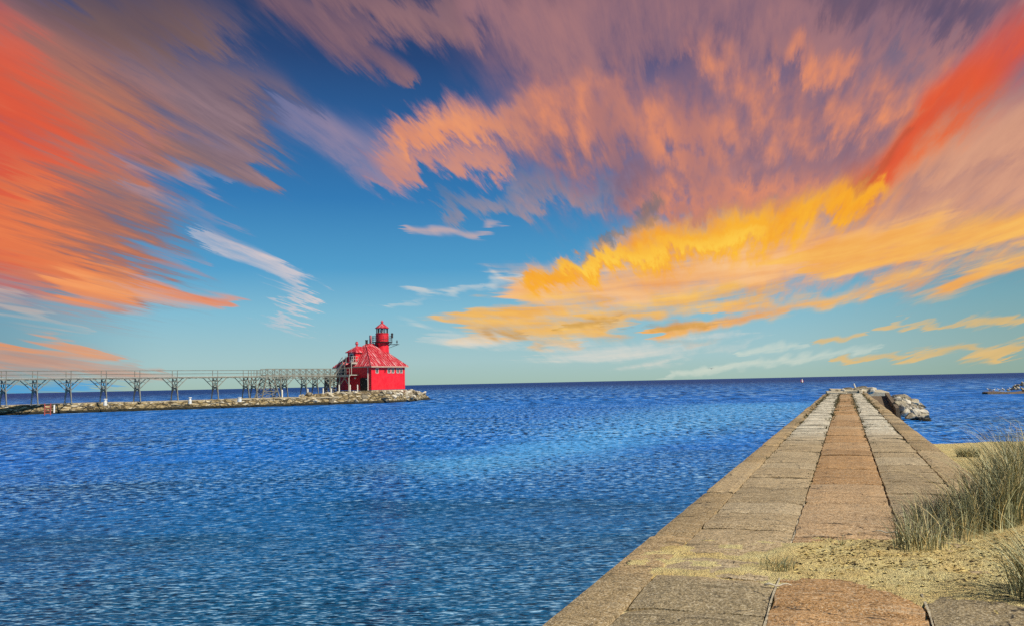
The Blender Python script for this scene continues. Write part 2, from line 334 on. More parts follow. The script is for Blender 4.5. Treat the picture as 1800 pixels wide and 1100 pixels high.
def water_fn(t, b):
    P = pos(t); x, y, z = t.sep(P); dist = t.v('LENGTH', P)
    Q = t.v('MULTIPLY', P, (.7, 1.3, 0))
    Q2 = t.v('MULTIPLY', P, (.48, 1.5, 0)); a0 = t.noise(Q2, 16.5, 2, .55, .35); a = t.noise(Q2, 6.4, 3, .55, .5); m_ = t.noise(Q, 1.25, 3, .55, .5); L_ = t.noise(t.v('MULTIPLY', P, (.22, .5, 0)), .55, 3, .5)
    m2_ = t.noise(t.v('MULTIPLY', P, (1.5, 1.5, 0)), 2.5, 4, .75, .3); mid_ = t.noise(t.v('MULTIPLY', P, (1.25, .42, 0)), 2.1, 4, .75, .3); far_ = t.noise(t.v('MULTIPLY', P, (.34, .07, 0)), 1.8, 5, .72, .3)
    patch = t.noise(t.v('MULTIPLY', P, (.010, .03, 0)), 1.0, 4, .55)
    h = t.m('ADD', t.m('ADD', t.m('MULTIPLY', a0, .018), t.m('MULTIPLY', a, .055)), t.m('ADD', t.m('MULTIPLY', m_, .2), t.m('MULTIPLY', L_, .35)))
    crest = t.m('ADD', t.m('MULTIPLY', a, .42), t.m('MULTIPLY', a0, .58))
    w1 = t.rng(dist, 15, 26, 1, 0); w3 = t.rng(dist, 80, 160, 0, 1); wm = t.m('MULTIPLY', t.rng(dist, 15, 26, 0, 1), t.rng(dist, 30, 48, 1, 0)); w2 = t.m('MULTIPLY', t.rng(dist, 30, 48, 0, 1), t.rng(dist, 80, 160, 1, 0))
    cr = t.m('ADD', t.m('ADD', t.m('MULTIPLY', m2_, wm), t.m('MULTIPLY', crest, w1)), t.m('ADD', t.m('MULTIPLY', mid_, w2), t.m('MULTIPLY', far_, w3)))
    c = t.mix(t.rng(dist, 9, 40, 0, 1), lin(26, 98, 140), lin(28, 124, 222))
    md = None
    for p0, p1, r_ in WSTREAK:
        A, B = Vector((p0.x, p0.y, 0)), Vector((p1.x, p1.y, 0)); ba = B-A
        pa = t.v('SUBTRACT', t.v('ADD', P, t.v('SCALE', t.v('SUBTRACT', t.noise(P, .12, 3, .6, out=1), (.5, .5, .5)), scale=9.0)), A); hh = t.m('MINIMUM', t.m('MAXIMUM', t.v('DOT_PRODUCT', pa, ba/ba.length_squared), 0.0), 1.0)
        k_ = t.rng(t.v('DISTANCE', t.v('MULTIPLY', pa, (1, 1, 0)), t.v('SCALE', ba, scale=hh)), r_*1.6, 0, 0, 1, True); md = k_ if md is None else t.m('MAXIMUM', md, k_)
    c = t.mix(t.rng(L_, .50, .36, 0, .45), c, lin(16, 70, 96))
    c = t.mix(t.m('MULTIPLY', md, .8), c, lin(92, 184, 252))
    c = t.mix(t.rng(patch, .48, .68, 0, .4), c, lin(60, 156, 240))
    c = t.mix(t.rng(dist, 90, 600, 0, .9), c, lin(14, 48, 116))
    c = t.mix(t.m('MULTIPLY', t.rng(cr, .535, .60, 0, .72), t.rng(dist, 180, 900, 1, .2)), c, lin(172, 214, 242))        # pale glints on the ripple crests, painted into the colour
    c = t.mix(t.rng(cr, .50, .41, 0, .95), c, lin(4, 28, 52))           # shading of the ripple troughs, put into the base colour
    n = t.node('ShaderNodeBump', {'Strength': 1.0, 'Distance': 1.0, 'Height': h}).outputs[0]
    d = t.node('ShaderNodeBsdfDiffuse', {'Color': c, 'Normal': n}); g = t.node('ShaderNodeBsdfGlossy', {'Color': (.55, .74, 1, 1), 'Roughness': t.rng(dist, 10, 150, .14, .35), 'Normal': n})
    fr = t.node('ShaderNodeFresnel', {'IOR': 1.33, 'Normal': n}).outputs[0]
    mx = t.node('ShaderNodeMixShader', {0: t.m('MINIMUM', t.m('MULTIPLY', fr, .5), .16), 1: d.outputs[0], 2: g.outputs[0]})     # a choppy lake mirrors little even at grazing view
    o = [q for q in t.n if q.type == 'OUTPUT_MATERIAL'][0]; t.l.new(mx.outputs[0], o.inputs[0]); t.n.remove(b)
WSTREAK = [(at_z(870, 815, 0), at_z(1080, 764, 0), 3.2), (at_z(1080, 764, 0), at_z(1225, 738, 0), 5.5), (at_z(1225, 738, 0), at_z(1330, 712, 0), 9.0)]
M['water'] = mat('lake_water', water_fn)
def paint(name, c, c2, rough=.5, dirt=.35):
    def fn(t, b):
        P = objc(t); n = t.noise(P, 1.4, 5, .65); s = t.noise(t.v('MULTIPLY', P, (5, 5, .5)), 1.5, 4, .6)
        k = t.mix(t.rng(n, .4, .7, 0, dirt), c, c2); k = t.mix(t.rng(s, .56, .72, 0, dirt), k, tuple(x*.55 for x in c[:3]))
        bset(t, b, k, rough, n, .15, .02)
    return mat(name, fn)
M['red'] = paint('red_paint', lin(228, 20, 40), lin(240, 66, 74), .5, .4)
def redroof_fn(t, b):
    P = objc(t); N = t.sep(t.node('ShaderNodeTexCoord').outputs['Normal']); ff = t.m('GREATER_THAN', t.m('ABSOLUTE', N[0]), t.m('ABSOLUTE', N[1])); along_ = t.m('ADD', t.m('MULTIPLY', t.sep(P)[1], ff), t.m('MULTIPLY', t.sep(P)[0], t.m('SUBTRACT', 1.0, ff)))
    s = t.noise(t.v('MULTIPLY', P, (1, 1, .35)), 2.6, 5, .7); f = t.noise(P, 8, 4, .7)
    c = t.mix(t.rng(s, .38, .6), lin(170, 26, 40), lin(206, 60, 70)); c = t.mix(t.rng(t.noise(t.comb(t.m('MULTIPLY', along_, 4.2), t.m('MULTIPLY', t.sep(P)[2], .55), 0.0), 1.3, 5, .7), .54, .62, 0, .85), c, lin(246, 214, 212))
    bset(t, b, c, .45, s, .2, .03)
M['redroof'] = mat('worn_red_roof', redroof_fn)
M['white'] = paint('white_paint', lin(232, 228, 216), lin(190, 184, 168), .55)
M['steel'] = paint('weathered_steel', lin(112, 110, 98), lin(168, 162, 146), .55, .6)
M['pale_steel'] = paint('pale_galvanised_steel', lin(196, 192, 178), lin(130, 126, 112), .5, .6)
M['faded'] = paint('faded_red_paint', lin(150, 58, 48), lin(176, 100, 84), .7, .6)
M['dark'] = paint('dark_iron', lin(44, 40, 38), lin(70, 62, 54), .6)
M['glass'] = mat('window_glass', lambda t, b: bset(t, b, t.mix(t.noise(objc(t), 2, 2), lin(20, 22, 26), lin(34, 36, 40)), .35))
def lglass(t, b): bset(t, b, lin(226, 236, 236), .05, Transmission_Weight=.85, IOR=1.1)
M['lantern_glass'] = mat('lantern_glass', lglass)
M['bird_white'] = paint('white_feathers', lin(240, 240, 236), lin(210, 210, 206), .8, .2)
M['bird_grey'] = paint('grey_feathers', lin(110, 112, 116), lin(80, 82, 88), .8, .2)
M['beak'] = paint('yellow_beak', lin(214, 160, 50), lin(190, 130, 40), .6, .2)

# ------------------------------------------------------------------ water
def make_water():
    mb = MB(); n = 72; rr = [0, 30, 120, 500, 2000, 8000, 30000]
    vs = [(0, 0, 0)]; fs = []
    for r in rr[1:]:
        for i in range(n): a = 2*math.pi*i/n; vs.append((r*math.cos(a), r*math.sin(a), 0))
    for i in range(n): fs.append((0, 1+i, 1+(i+1) % n))
    for k in range(len(rr)-2):
        for i in range(n): fs.append((1+k*n+i, 1+(k+1)*n+i, 1+(k+1)*n+(i+1) % n, 1+k*n+(i+1) % n))
    mb.add(vs, fs)
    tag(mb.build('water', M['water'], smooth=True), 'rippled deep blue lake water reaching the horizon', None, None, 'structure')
make_water()

# ------------------------------------------------------------------ near pier (its own axes: s across to the right, t along, z up)
DECK = 1.05
vp = ray(1486, 661); vpd = Vector((vp.x, vp.y, 0)).normalized()
PA = math.atan2(vpd.x, vpd.y)                              # pier axis, clockwise from the view
def pw(s_, t_, z=0.0): return Vector((s_*math.cos(PA)+t_*math.sin(PA), -s_*math.sin(PA)+t_*math.cos(PA), z))
def st_of(p): return (p.x*math.cos(PA)-p.y*math.sin(PA), p.x*math.sin(PA)+p.y*math.cos(PA))
pier = thing('concrete_pier', (0, 0, 0), 'long paved concrete pier in five strips running from the foreground grass out into the lake', 'pier', -PA)
rnd = random.Random(3)
SL, SR = -2.07, 1.94
def make_pier():
    mb = MB(); mb.box((0.5*(SL+SR), 45, -1.2), (SR-SL-.02, 98, 4.3)); mb.build('pier_body', M['body'], pier)      # top at z .95
    jb = MB(); jb.box((0.5*(SL+SR), 44.9, .975), (SR-SL-.12, 97.6, .046)); jb.build('joint_filler', M['joint'], pier)
    edges = [SL, -1.65, -.61, .48, 1.41, SR]
    mats = [M['edge'], M['side'], M['centre'], M['side'], M['edge']]
    names = ['edge_strip', 'side_strip', 'centre_strip', 'side_strip', 'edge_strip']
    for k in range(5):
        s0, s1 = edges[k], edges[k+1]; mb = MB(); t = -3.6
        while t < 93:
            L = (rnd.uniform(.7, 1.5) if t > 27 else rnd.uniform(.9, 2.0)) if k in (1, 3) else (rnd.uniform(1.4, 3.4) if k == 2 else rnd.uniform(3.5, 6.0))
            far = min(1, max(0, (t-16)/45))
            g = rnd.uniform(.012, .022) + (.08*far if k in (1, 2, 3) else .015*far)
            e = .012 + .016*far; e0 = 0 if k == 0 else e; e1 = 0 if k == 4 else e
            t1 = min(t+L, 93.6)
            dz = rnd.uniform(-.008, .008)*(1+2.2*far); tl = rnd.uniform(-.006, .006)*(1+3*far)
            nx, ny = 5, max(4, int((t1-t)*5)); vs = []; fs = []
            j = [[rnd.uniform(-1, 1) for _ in range(ny+1)] for _ in range(2)]
            for b in range(ny+1):
                for a in range(nx+1):
                    S = s0+e0+(s1-s0-e0-e1)*a/nx; T = t+g+(t1-t-2*g)*b/ny
                    w = .010*(1+2*far)
                    if a == 0 and k > 0: S += w*j[0][b]
                    if a == nx and k < 4: S += w*j[1][b]
                    if b in (0, ny): T += rnd.uniform(-1, 1)*.008*(1+3*far)
                    Z = DECK+dz+tl*(a/nx-.5)*2 + .006*mnoise.noise(Vector((S*2, T*2, k)))
                    if a in (0, nx): Z -= .010+.008*abs(rnd.gauss(0, 1))*(k in (1, 2, 3))
                    if b in (0, ny): Z -= .008+.010*abs(rnd.gauss(0, 1))
                    vs.append((S, T, Z))
            n = nx+1
            for b in range(ny):
                for a in range(nx): fs.append((b*n+a, b*n+a+1, (b+1)*n+a+1, (b+1)*n+a))
            rim = [a for a in range(n)]+[b*n+nx for b in range(1, ny+1)]+[ny*n+a for a in range(nx-1, -1, -1)]+[b*n for b in range(ny-1, 0, -1)]
            o = len(vs); vs += [(vs[i][0], vs[i][1], .98) for i in rim]; m_ = len(rim)
            for i in range(m_): fs.append((rim[i], o+i, o+(i+1) % m_, rim[(i+1) % m_]))
            mb.add(vs, fs); t = t1
        mb.build(names[k], mats[k], pier)
    jb = MB()
    for s_ in edges[2:4]:
        n = 110; vs = []
        for i in range(n+1):
            t = -3+16.5*i/n; c = s_+.006*math.sin(t*3.1+s_*9); w = max(.004, .008+.006*mnoise.noise(Vector((t*2.7, s_*5, 0)))); z = DECK-.010-.03*max(0, (t-9)/4.5)
            vs += [(c-w, t, z), (c+w, t, z)]
        jb.add(vs, [(2*i, 2*i+1, 2*i+3, 2*i+2) for i in range(n)])
    jb.build('joint_sand', M['pale'], pier)
make_pier()

# weeds in the joints (nobody could count the sprigs)
def tuft(mb, p, r, h, n, w, rg, lean=.6, seg=4):
    for _ in range(n):
        a = rg.uniform(0, 2*math.pi); q = r*math.sqrt(rg.random()); b = Vector((p[0]+q*math.cos(a), p[1]+q*math.sin(a), p[2]))
        H = h*rg.uniform(.4, 1.12); la = a+rg.uniform(-1.6, 1.6); ln = lean*H*rg.uniform(.1, 1.0)*(1.7 if rg.random() < .18 else 1); ww = w*rg.uniform(.6, 1.2)
        fa = rg.uniform(0, math.pi); side = Vector((math.cos(fa), math.sin(fa), 0))*ww/2
        vs = []; 
        for k in range(seg+1):
            f = k/seg; c = b+Vector((math.cos(la)*ln*f**2.0, math.sin(la)*ln*f**2.0, H*(f-.22*lean*f**3)))
            s_ = side*(1-.85*f**1.5); vs += [c-s_, c+s_]
        mb.add(vs, [(2*k, 2*k+1, 2*k+3, 2*k+2) for k in range(seg)])
rg = random.Random(11); wb = MB()
for s_ in (-1.65, -.61, .48, 1.41):
    t = 13.0
    while t < 92:
        if rg.random() < .62:
            f = min(1, (t-10)/40); tuft(wb, pw(s_+rg.gauss(0, .05), t, DECK-.03), .05+.14*f*rg.random(), .04+.15*f*rg.random(), int(9+14*f), .008+.020*f, rg, .9, 2)
        t += rg.uniform(.25, 1.1)
for _ in range(110):
    t = rg.uniform(40, 92); s_ = rg.uniform(-1.8, 1.5)
    tuft(wb, pw(s_, t, DECK-.03), .22, .08, 22, .018, rg, .9, 2)
M['weed'] = mat('joint_weeds', lambda t, b: bset(t, b, t.mix(t.rng(t.noise(pos(t), 2, 2), .4, .6), lin(58, 62, 34), lin(96, 86, 50)), .8))
tag(wb.build('weeds', M['weed']), 'dark weeds sprouting from the joints between the pier slabs', 'weeds', None, 'stuff')

# ------------------------------------------------------------------ sand: beach beside the pier, dune on it
def sand_h(X, Y):
    s_, t_ = st_of(Vector((X, Y, 0)))
    n = mnoise.noise(Vector((X*.6, Y*.6, 0))); n2 = mnoise.noise(Vector((X*2.3, Y*2.3, 4)))
    # beach: from waterline at Y ~ 35.7 up to the dune
    sh = 35.7+.6*mnoise.noise(Vector((X*.12, 1, 0)))
    z = max(-.8, .055*(sh-Y)) if Y > 23 else .70+(23-Y)*.03
    z = min(z, .055*(sh-Y))
    z += .02*n2+.03*n
    sm = lambda a, b, v: (lambda q: q*q*(3-2*q))(min(1, max(0, (v-a)/(b-a))))
    # right-hand dune grown over the pier edge
    d = sm(.3, 3.3, s_+.35*n)*sm(6.6, 8.2, t_+.3*n-.10*s_)*sm(17, 10.5, t_+.2*n)
    z = max(z if s_ > SR-.1 else -1, DECK-.10+.42*d+.05*n*d+.02*n2*d) if d > .02 else (z if s_ > SR-.1 else -1)
    # thin drift blown across the deck
    e = 1.0-((t_-(8.85+.09*s_))/(.95+.33*(s_+1.6)*.9))**2
    if s_ > -2.0 and e > 0:
        h = DECK-.034+.075*min(1, e)*sm(-3.2, 1.0, s_)+.034*n+.018*n2+.034*mnoise.noise(Vector((X*2.9, Y*3.4, 8)))+.014*mnoise.noise(Vector((X*8, Y*8, 2)))+.008*mnoise.noise(Vector((X*19, Y*19, 2)))
        z = max(z, h)
    return z
def make_sand():
    mb = MB(); vs = []; fs = []
    def grid(x0, x1, nx, y0, y1, ny):
        o = len(vs)
        for b in range(ny+1):
            for a in range(nx+1):
                X = x0+(x1-x0)*a/nx; Y = y0+(y1-y0)*b/ny; vs.append((X, Y, sand_h(X, Y)))
        for b in range(ny):
            for a in range(nx): i = o+b*(nx+1)+a; fs.append((i, i+1, i+nx+2, i+nx+1))
    grid(.6, 9.0, 240, 5.5, 14.0, 240)
    grid(9.0, 40, 150, 5.5, 14.0, 60); grid(4.2, 40, 240, 14.0, 44, 170)
    mb.add(vs, fs)
    return mb.build('sand_beach', M['sand'], smooth=True)
tag(make_sand(), 'yellow sand beach drifting over the edge of the pier', None, None, 'structure')

# dry leaf and shell litter on the drift
rg = random.Random(5); lb = MB()
for _ in range(2600):
    s_ = rg.uniform(-.5, 3.2); t_ = rg.gauss(9.0+.12*s_, .55+.12*max(0, s_)); p = pw(s_, t_); z = sand_h(p.x, p.y)
    if z < DECK-.004: 
        if rg.random() < .85: continue
        z = DECK+.004
    L = rg.uniform(.008, .034); a = rg.uniform(0, 6.28); c = Vector((p.x, p.y, z+.004)); d = Vector((math.cos(a), math.sin(a), rg.uniform(-.1, .4)))*L; e = Vector((-math.sin(a), math.cos(a), rg.uniform(-.3, .3)))*L*.4
    lb.add([c-d, c-e+Vector((0, 0, .006)), c+d, c+e], [(0, 1, 2, 3)])
tag(lb.build('litter', M['litter']), 'scattered dry leaves and shell bits on the sand drift', 'litter', None, 'stuff')

# beach grass
rg = random.Random(21)
def gz(p): return max(sand_h(p.x, p.y), DECK if st_of(p)[0] < SR else -1)
gb = MB(); cnt = 0
while cnt < 600:
    k = rg.uniform(.432, .80); Y = 8.45+rg.random()**1.4*2.6+(k-.43)*9.0; X = k*Y
    f = min(1, max(0, (k-.43)/.13)); f = f*f*(3-2*f); f = .45*f+.55*f*f
    if rg.random() > .4+.6*f: continue
    p = Vector((X, Y, 0)); p.z = gz(p)-.02
    tuft(gb, p, .12, .34+.80*f, int(10+5*f), .0085, rg, .75, 6); cnt += 1
tag(gb.build('beach_grass', M['blade']), 'tall dense marram grass growing on the dune beside the pier', 'grass', None, 'stuff')
def small_tuft(px, py, z, r, h, n, w, lab, seed, lean=.8, name='grass_tuft'):
    p = at_z(px, py, z); p.z = gz(p)-.01; mb = MB(); tuft(mb, (0, 0, 0), r, h, n, w, random.Random(seed), lean, 6)
    o = mb.build(name, M['blade']); o.location = p; tag(o, lab, 'grass tuft')
small_tuft(1366, 992, 1.08, .15, .15, 150, .006, 'low spiky grass tuft alone on the drift in the middle of the pier', 1, 1.1)
small_tuft(1608, 955, 1.12, .20, .42, 150, .007, 'thin upright grass tuft at the front corner of the dense marram grass', 2, .7)
small_tuft(1838, 980, 1.35, .26, .72, 380, .008, 'dark arching grass clump on the near dune crest above the shadow', 3, 1.1)
small_tuft(1478, 950, 1.1, .03, .14, 14, .006, 'few dry blades poking from the litter in front of the thin upright tuft', 4, 1.1)
small_tuft(1740, 1046, 1.05, .08, .07, 26, .006, 'tiny weed in the foreground slab beside the frame edge', 6, 1.2)
small_tuft(1702, 806, .7, .24, .30, 420, .014, 'round dark grass bush alone on the open beach sand', 5, .9, 'grass_bush')
def stick(px, py, z, L, a, r, lab, bend=.1):
    p = at_z(px, py, z); mb = MB(); pts = []
    for k in range(7):
        f = k/6-.5; pts.append(Vector((math.cos(a)*L*f-math.sin(a)*bend*L*(f*f-.25)*2, math.sin(a)*L*f+math.cos(a)*bend*L*(f*f-.25)*2, .012+.01*math.sin(k*1.7))))
    rings = []
    for k, q in enumerate(pts):
        rr = r*(1-.6*k/6)*(.9+.2*math.sin(k*2.1)); rings.append([q+Vector((-math.sin(a)*rr*math.cos(t), math.cos(a)*rr*math.cos(t), rr*math.sin(t))) for t in [6.283*i/7 for i in range(7)]])
    mb.loft(rings); o = mb.build('driftwood_stick', M['wood'], smooth=True); o.location = p; tag(o, lab, 'driftwood')
stick(1368, 1029, DECK+.004, .22, -.05, .011, 'pale driftwood stick lying on the slab in front of the low spiky tuft')
stick(1556, 937, 1.12, .26, 2.4, .012, 'curved bleached driftwood stick in the litter left of the marram grass', .25)

# ------------------------------------------------------------------ rocks
def rock_mesh(seed, flat=.75):
    r = random.Random(seed); bm = bmesh.new(); bmesh.ops.create_icosphere(bm, subdivisions=3, radius=1.0)
    planes = [(Vector((r.gauss(0, 1), r.gauss(0, 1), r.gauss(0, 1))).normalized(), r.uniform(.45, .8)) for _ in range(11)]
    for v in bm.verts:
        for n, d in planes:
            k = v.co.dot(n)-d
            if k > 0: v.co -= n*k*.95
        v.co += v.co.normalized()*.07*mnoise.noise(v.co*2.2+Vector((seed, 0, 0)))
        v.co.z *= flat
    me = bpy.data.meshes.new('boulder'); bm.to_mesh(me); bm.free(); me.materials.append(M['rock']); return me
RM = [rock_mesh(i, .6+.05*(i % 6)) for i in range(10)]
rr = random.Random(99)
def rock(p, size, label, group=None, name='boulder', sz=None):
    o = bpy.data.objects.new(name, rr.choice(RM)); col.objects.link(o); o.location = p
    o.scale = sz if sz else (size*rr.uniform(.8, 1.35), size*rr.uniform(.75, 1.1), size*rr.uniform(.7, 1.1))
    o.rotation_euler = (rr.uniform(-.4, .4), rr.uniform(-.4, .4), rr.uniform(0, 6.28)); tag(o, label, 'boulder', group); return o
# heap beside the far end of the near pier
for k in range(88):
    t_ = rr.uniform(56, 86); f = (t_-56)/30; w_ = 1.5+.7*f
    q = rr.random(); s_ = 2.9+f*1.1+q*w_
    z = (1-q)*(.75+.5*math.sin(min(1, f*1.6)*1.57))*rr.uniform(.6, 1.1)-.05
    rock(pw(s_, t_, z), rr.uniform(.28, .58), 'pale angular boulder in the rock heap beside the far end of the pier', 'boulders heaped beside the far end of the paved pier')
# retaining wall leaning away from the pier, and the dark trough behind it
mb = MB(); mb.add([(2.45,52,1.0),(2.62,52,1.0),(2.9,52,-1.),(2.45,52,-1.),(3.5,93,1.08),(3.85,93,1.08),(4.2,93,-1.),(3.5,93,-1.)], [(0,1,2,3),(7,6,5,4),(0,4,5,1),(1,5,6,2),(2,6,7,3),(3,7,4,0)])
mb.add([(1.9,52,.62),(2.5,52,.62),(1.9,93,.78),(3.6,93,.78),(1.9,52,-1),(2.5,52,-1),(1.9,93,-1),(3.6,93,-1)], [(0,1,3,2),(4,6,7,5),(0,4,5,1),(1,5,7,3),(3,7,6,2),(2,6,4,0)])
o = mb.build('retaining_wall', M['brown']); o.rotation_euler = (0, 0, -PA); tag(o, 'weathered brown concrete wall slanting away beside the far right edge of the paved pier', 'wall')
# broken slabs at the very end
ends = [(-1.0, 97.5, 1.9, 4.5, .10, .02, 'pale broken slab, leftmost at the end of the paved pier'), (.75, 98, 1.8, 5.0, .16, -.03, 'pale broken slab at the pier end, in front of the leaning post'),
        (2.6, 99.5, 2.4, 5.5, .12, .05, 'wide pale broken slab, right of the leaning post at the pier end'), (-.4, 104, 2.6, 5.0, .22, .03, 'grey broken slab behind the leftmost slab at the pier end'), (1.9, 106, 2.2, 5.0, .30, -.05, 'highest pale broken slab at the very end of the pier')]
for s_, t_, w_, l_, dz, tl, lab in ends:
    mb = MB(); mb.box((0, 0, -.3), (w_, l_, .7)); mb.box((0.1, .2, -1.3), (w_*.8, l_*.8, 1.4))
    o = mb.build('broken_slab', M['pale'], bevel=.06); o.location = pw(s_, t_, DECK+dz); o.rotation_euler = (tl*.6, tl, -PA+tl*2); tag(o, lab, 'concrete slab')
for px, py, Y, sz, lab in ((1492, 684, 98, (1.0,.8,.42), 'white boulder on the pier end, left of the leaning post'), (1513, 683, 98, (.85,.7,.36), 'white boulder on the pier end, right of the leaning post'), (1535, 687, 97, (.7,.6,.2), 'flat boulder on the wide pale slab at the pier end')):
    p = at_y(px, py, Y); rock(p, 1, lab, None, 'boulder', sz)
for k in range(12):
    rock(pw(rr.uniform(-1.2, 3.2), rr.uniform(94, 106), DECK+rr.uniform(-.02, .18)), rr.uniform(.22, .5), 'pale rubble block among the broken slabs at the pier end', 'rubble blocks strewn over the pier end', 'rubble_block')
p = at_y(1506, 684, 97); mb = MB(); mb.cyl((0, 0, -.2), (-.27, 0, .60), .09, .075, 8); mb.cyl((-.27, 0, .60), (-.285, 0, .645), .10, .08, 8)
o = mb.build('leaning_post', M['white']); o.location = p; tag(o, 'short white post leaning between boulders at the pier end', 'post')

# ------------------------------------------------------------------ far (north) pier
FA, FB = at_z(-60, 731.5, 0), at_z(566, 711.0, 0)
fd = (FB-FA).normalized(); FL = (FB-FA).length; fang = math.atan2(fd.y, fd.x); fn_ = Vector((-fd.y, fd.x, 0))   # fn_: away from us
def fw(x, y, z=0): p = FA+fd*x+fn_*y; p.z = z; return p
def make_far_pier():
    root = thing('rubble_pier', FA, 'low rubble faced pier carrying the elevated walkway out to the red lighthouse', 'pier', fang)
    mb = MB(); vs = []; fs = []; n = int(FL/.28)
    prof = [(-.35, -.6), (-.10, .05), (.05, .4), (.3, .8), (.55, 1.08), (.75, 1.22)]
    for i in range(n+1):
        x = FL*i/n
        for j, (y, z) in enumerate(prof):
            a = mnoise.noise(Vector((x*.55, j*.9, 3)))*.32+mnoise.noise(Vector((x*1.7, j*1.3, 7)))*.16
            vs.append((x, y-a*(.5 if j > 4 else 1), z+a*.35*(j not in (0,))))
    m_ = len(prof)
    for i in range(n):
        for j in range(m_-1): k = i*m_+j; fs.append((k, k+m_, k+m_+1, k+1))
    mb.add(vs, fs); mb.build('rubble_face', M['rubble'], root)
    mb = MB(); x = 0
    r = random.Random(4)
    while x < FL:
        L = r.uniform(3, 7); mb.box((x+L/2, 3.4, 1.16+r.uniform(-.04, .04)), (L-.06, 5.4, .22)); x += L
    mb.build('cap_slab', M['side'], root)
    mb = MB(); mb.box((FL/2, 3.6, .2), (FL, 5.0, 1.7)); mb.build('pier_core', M['body'], root)
make_far_pier()
LC = at_y(653, 686.5, 150); U = Vector((.577, .817, 0)).normalized(); V = Vector((-U.y, U.x, 0)); HS = 4.15
LO = LC+(U+V)*HS; BASE = LC.z
lang = math.atan2(U.y, U.x)
def lw(u, v, z): p = LO+U*u+V*v; p.z = z; return p
# mound the lighthouse stands on
front = [FB+fd*-6+fn_*.2, FB, at_z(628, 709, 0), at_z(690, 707, 0), at_z(727, 704.5, 0), Vector((-16.8, 160, 0)), Vector((-15.4, 166, 0)), Vector((-17.5, 172, 0)), Vector((-24, 172, 0)), Vector((-36, 158, 0)), FB+fn_*6]
mc = Vector((sum(p.x for p in front)/len(front), sum(p.y for p in front)/len(front), 0))
def dense(poly, step):
    out = []
    for i in range(len(poly)):
        a, b = poly[i], poly[(i+1) % len(poly)]; k = max(1, int((b-a).length/step))
        out += [a.lerp(b, j/k) for j in range(k)]
    return out
dp = dense(front, .45)
mb = MB(); rings = []
for q, z in ((1.04, -.6), (1.0, .0), (.95, .55), (.89, 1.05), (.82, 1.4), (.7, BASE-.28), (.3, BASE-.1)):
    rings.append([mc+(p-mc)*(q+.02*mnoise.noise(p*1.3+Vector((0, 0, q*9))))+Vector((0, 0, z+.22*mnoise.noise(p*.9+Vector((0, 0, q*7)))*(q < 1.02))) for p in dp])
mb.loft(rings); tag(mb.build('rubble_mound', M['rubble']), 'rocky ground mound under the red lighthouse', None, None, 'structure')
per = dense(front[0:8], .1)
def mound_z(q):
    pr = [(1.0, 0), (.95, .55), (.89, 1.05), (.82, 1.4), (.7, BASE-.28), (.3, BASE-.1)]
    for (a, za), (b, zb) in zip(pr, pr[1:]):
        if q >= b: return za+(zb-za)*min(1, max(0, (a-q)/(a-b)))
    return BASE-.1
for k in range(178):
    p = rr.choice(per); f = rr.random()**.9; q = p.lerp(mc, .30*f); q = q+Vector((rr.gauss(0, .15), rr.gauss(0, .15), 0))
    q.z = mound_z(1-.30*f)+.12-.12*rr.random()
    rock(q, rr.uniform(.42, .82)*(1-.3*f), 'grey limestone boulder in the riprap around the red lighthouse', 'riprap boulders around the red lighthouse')
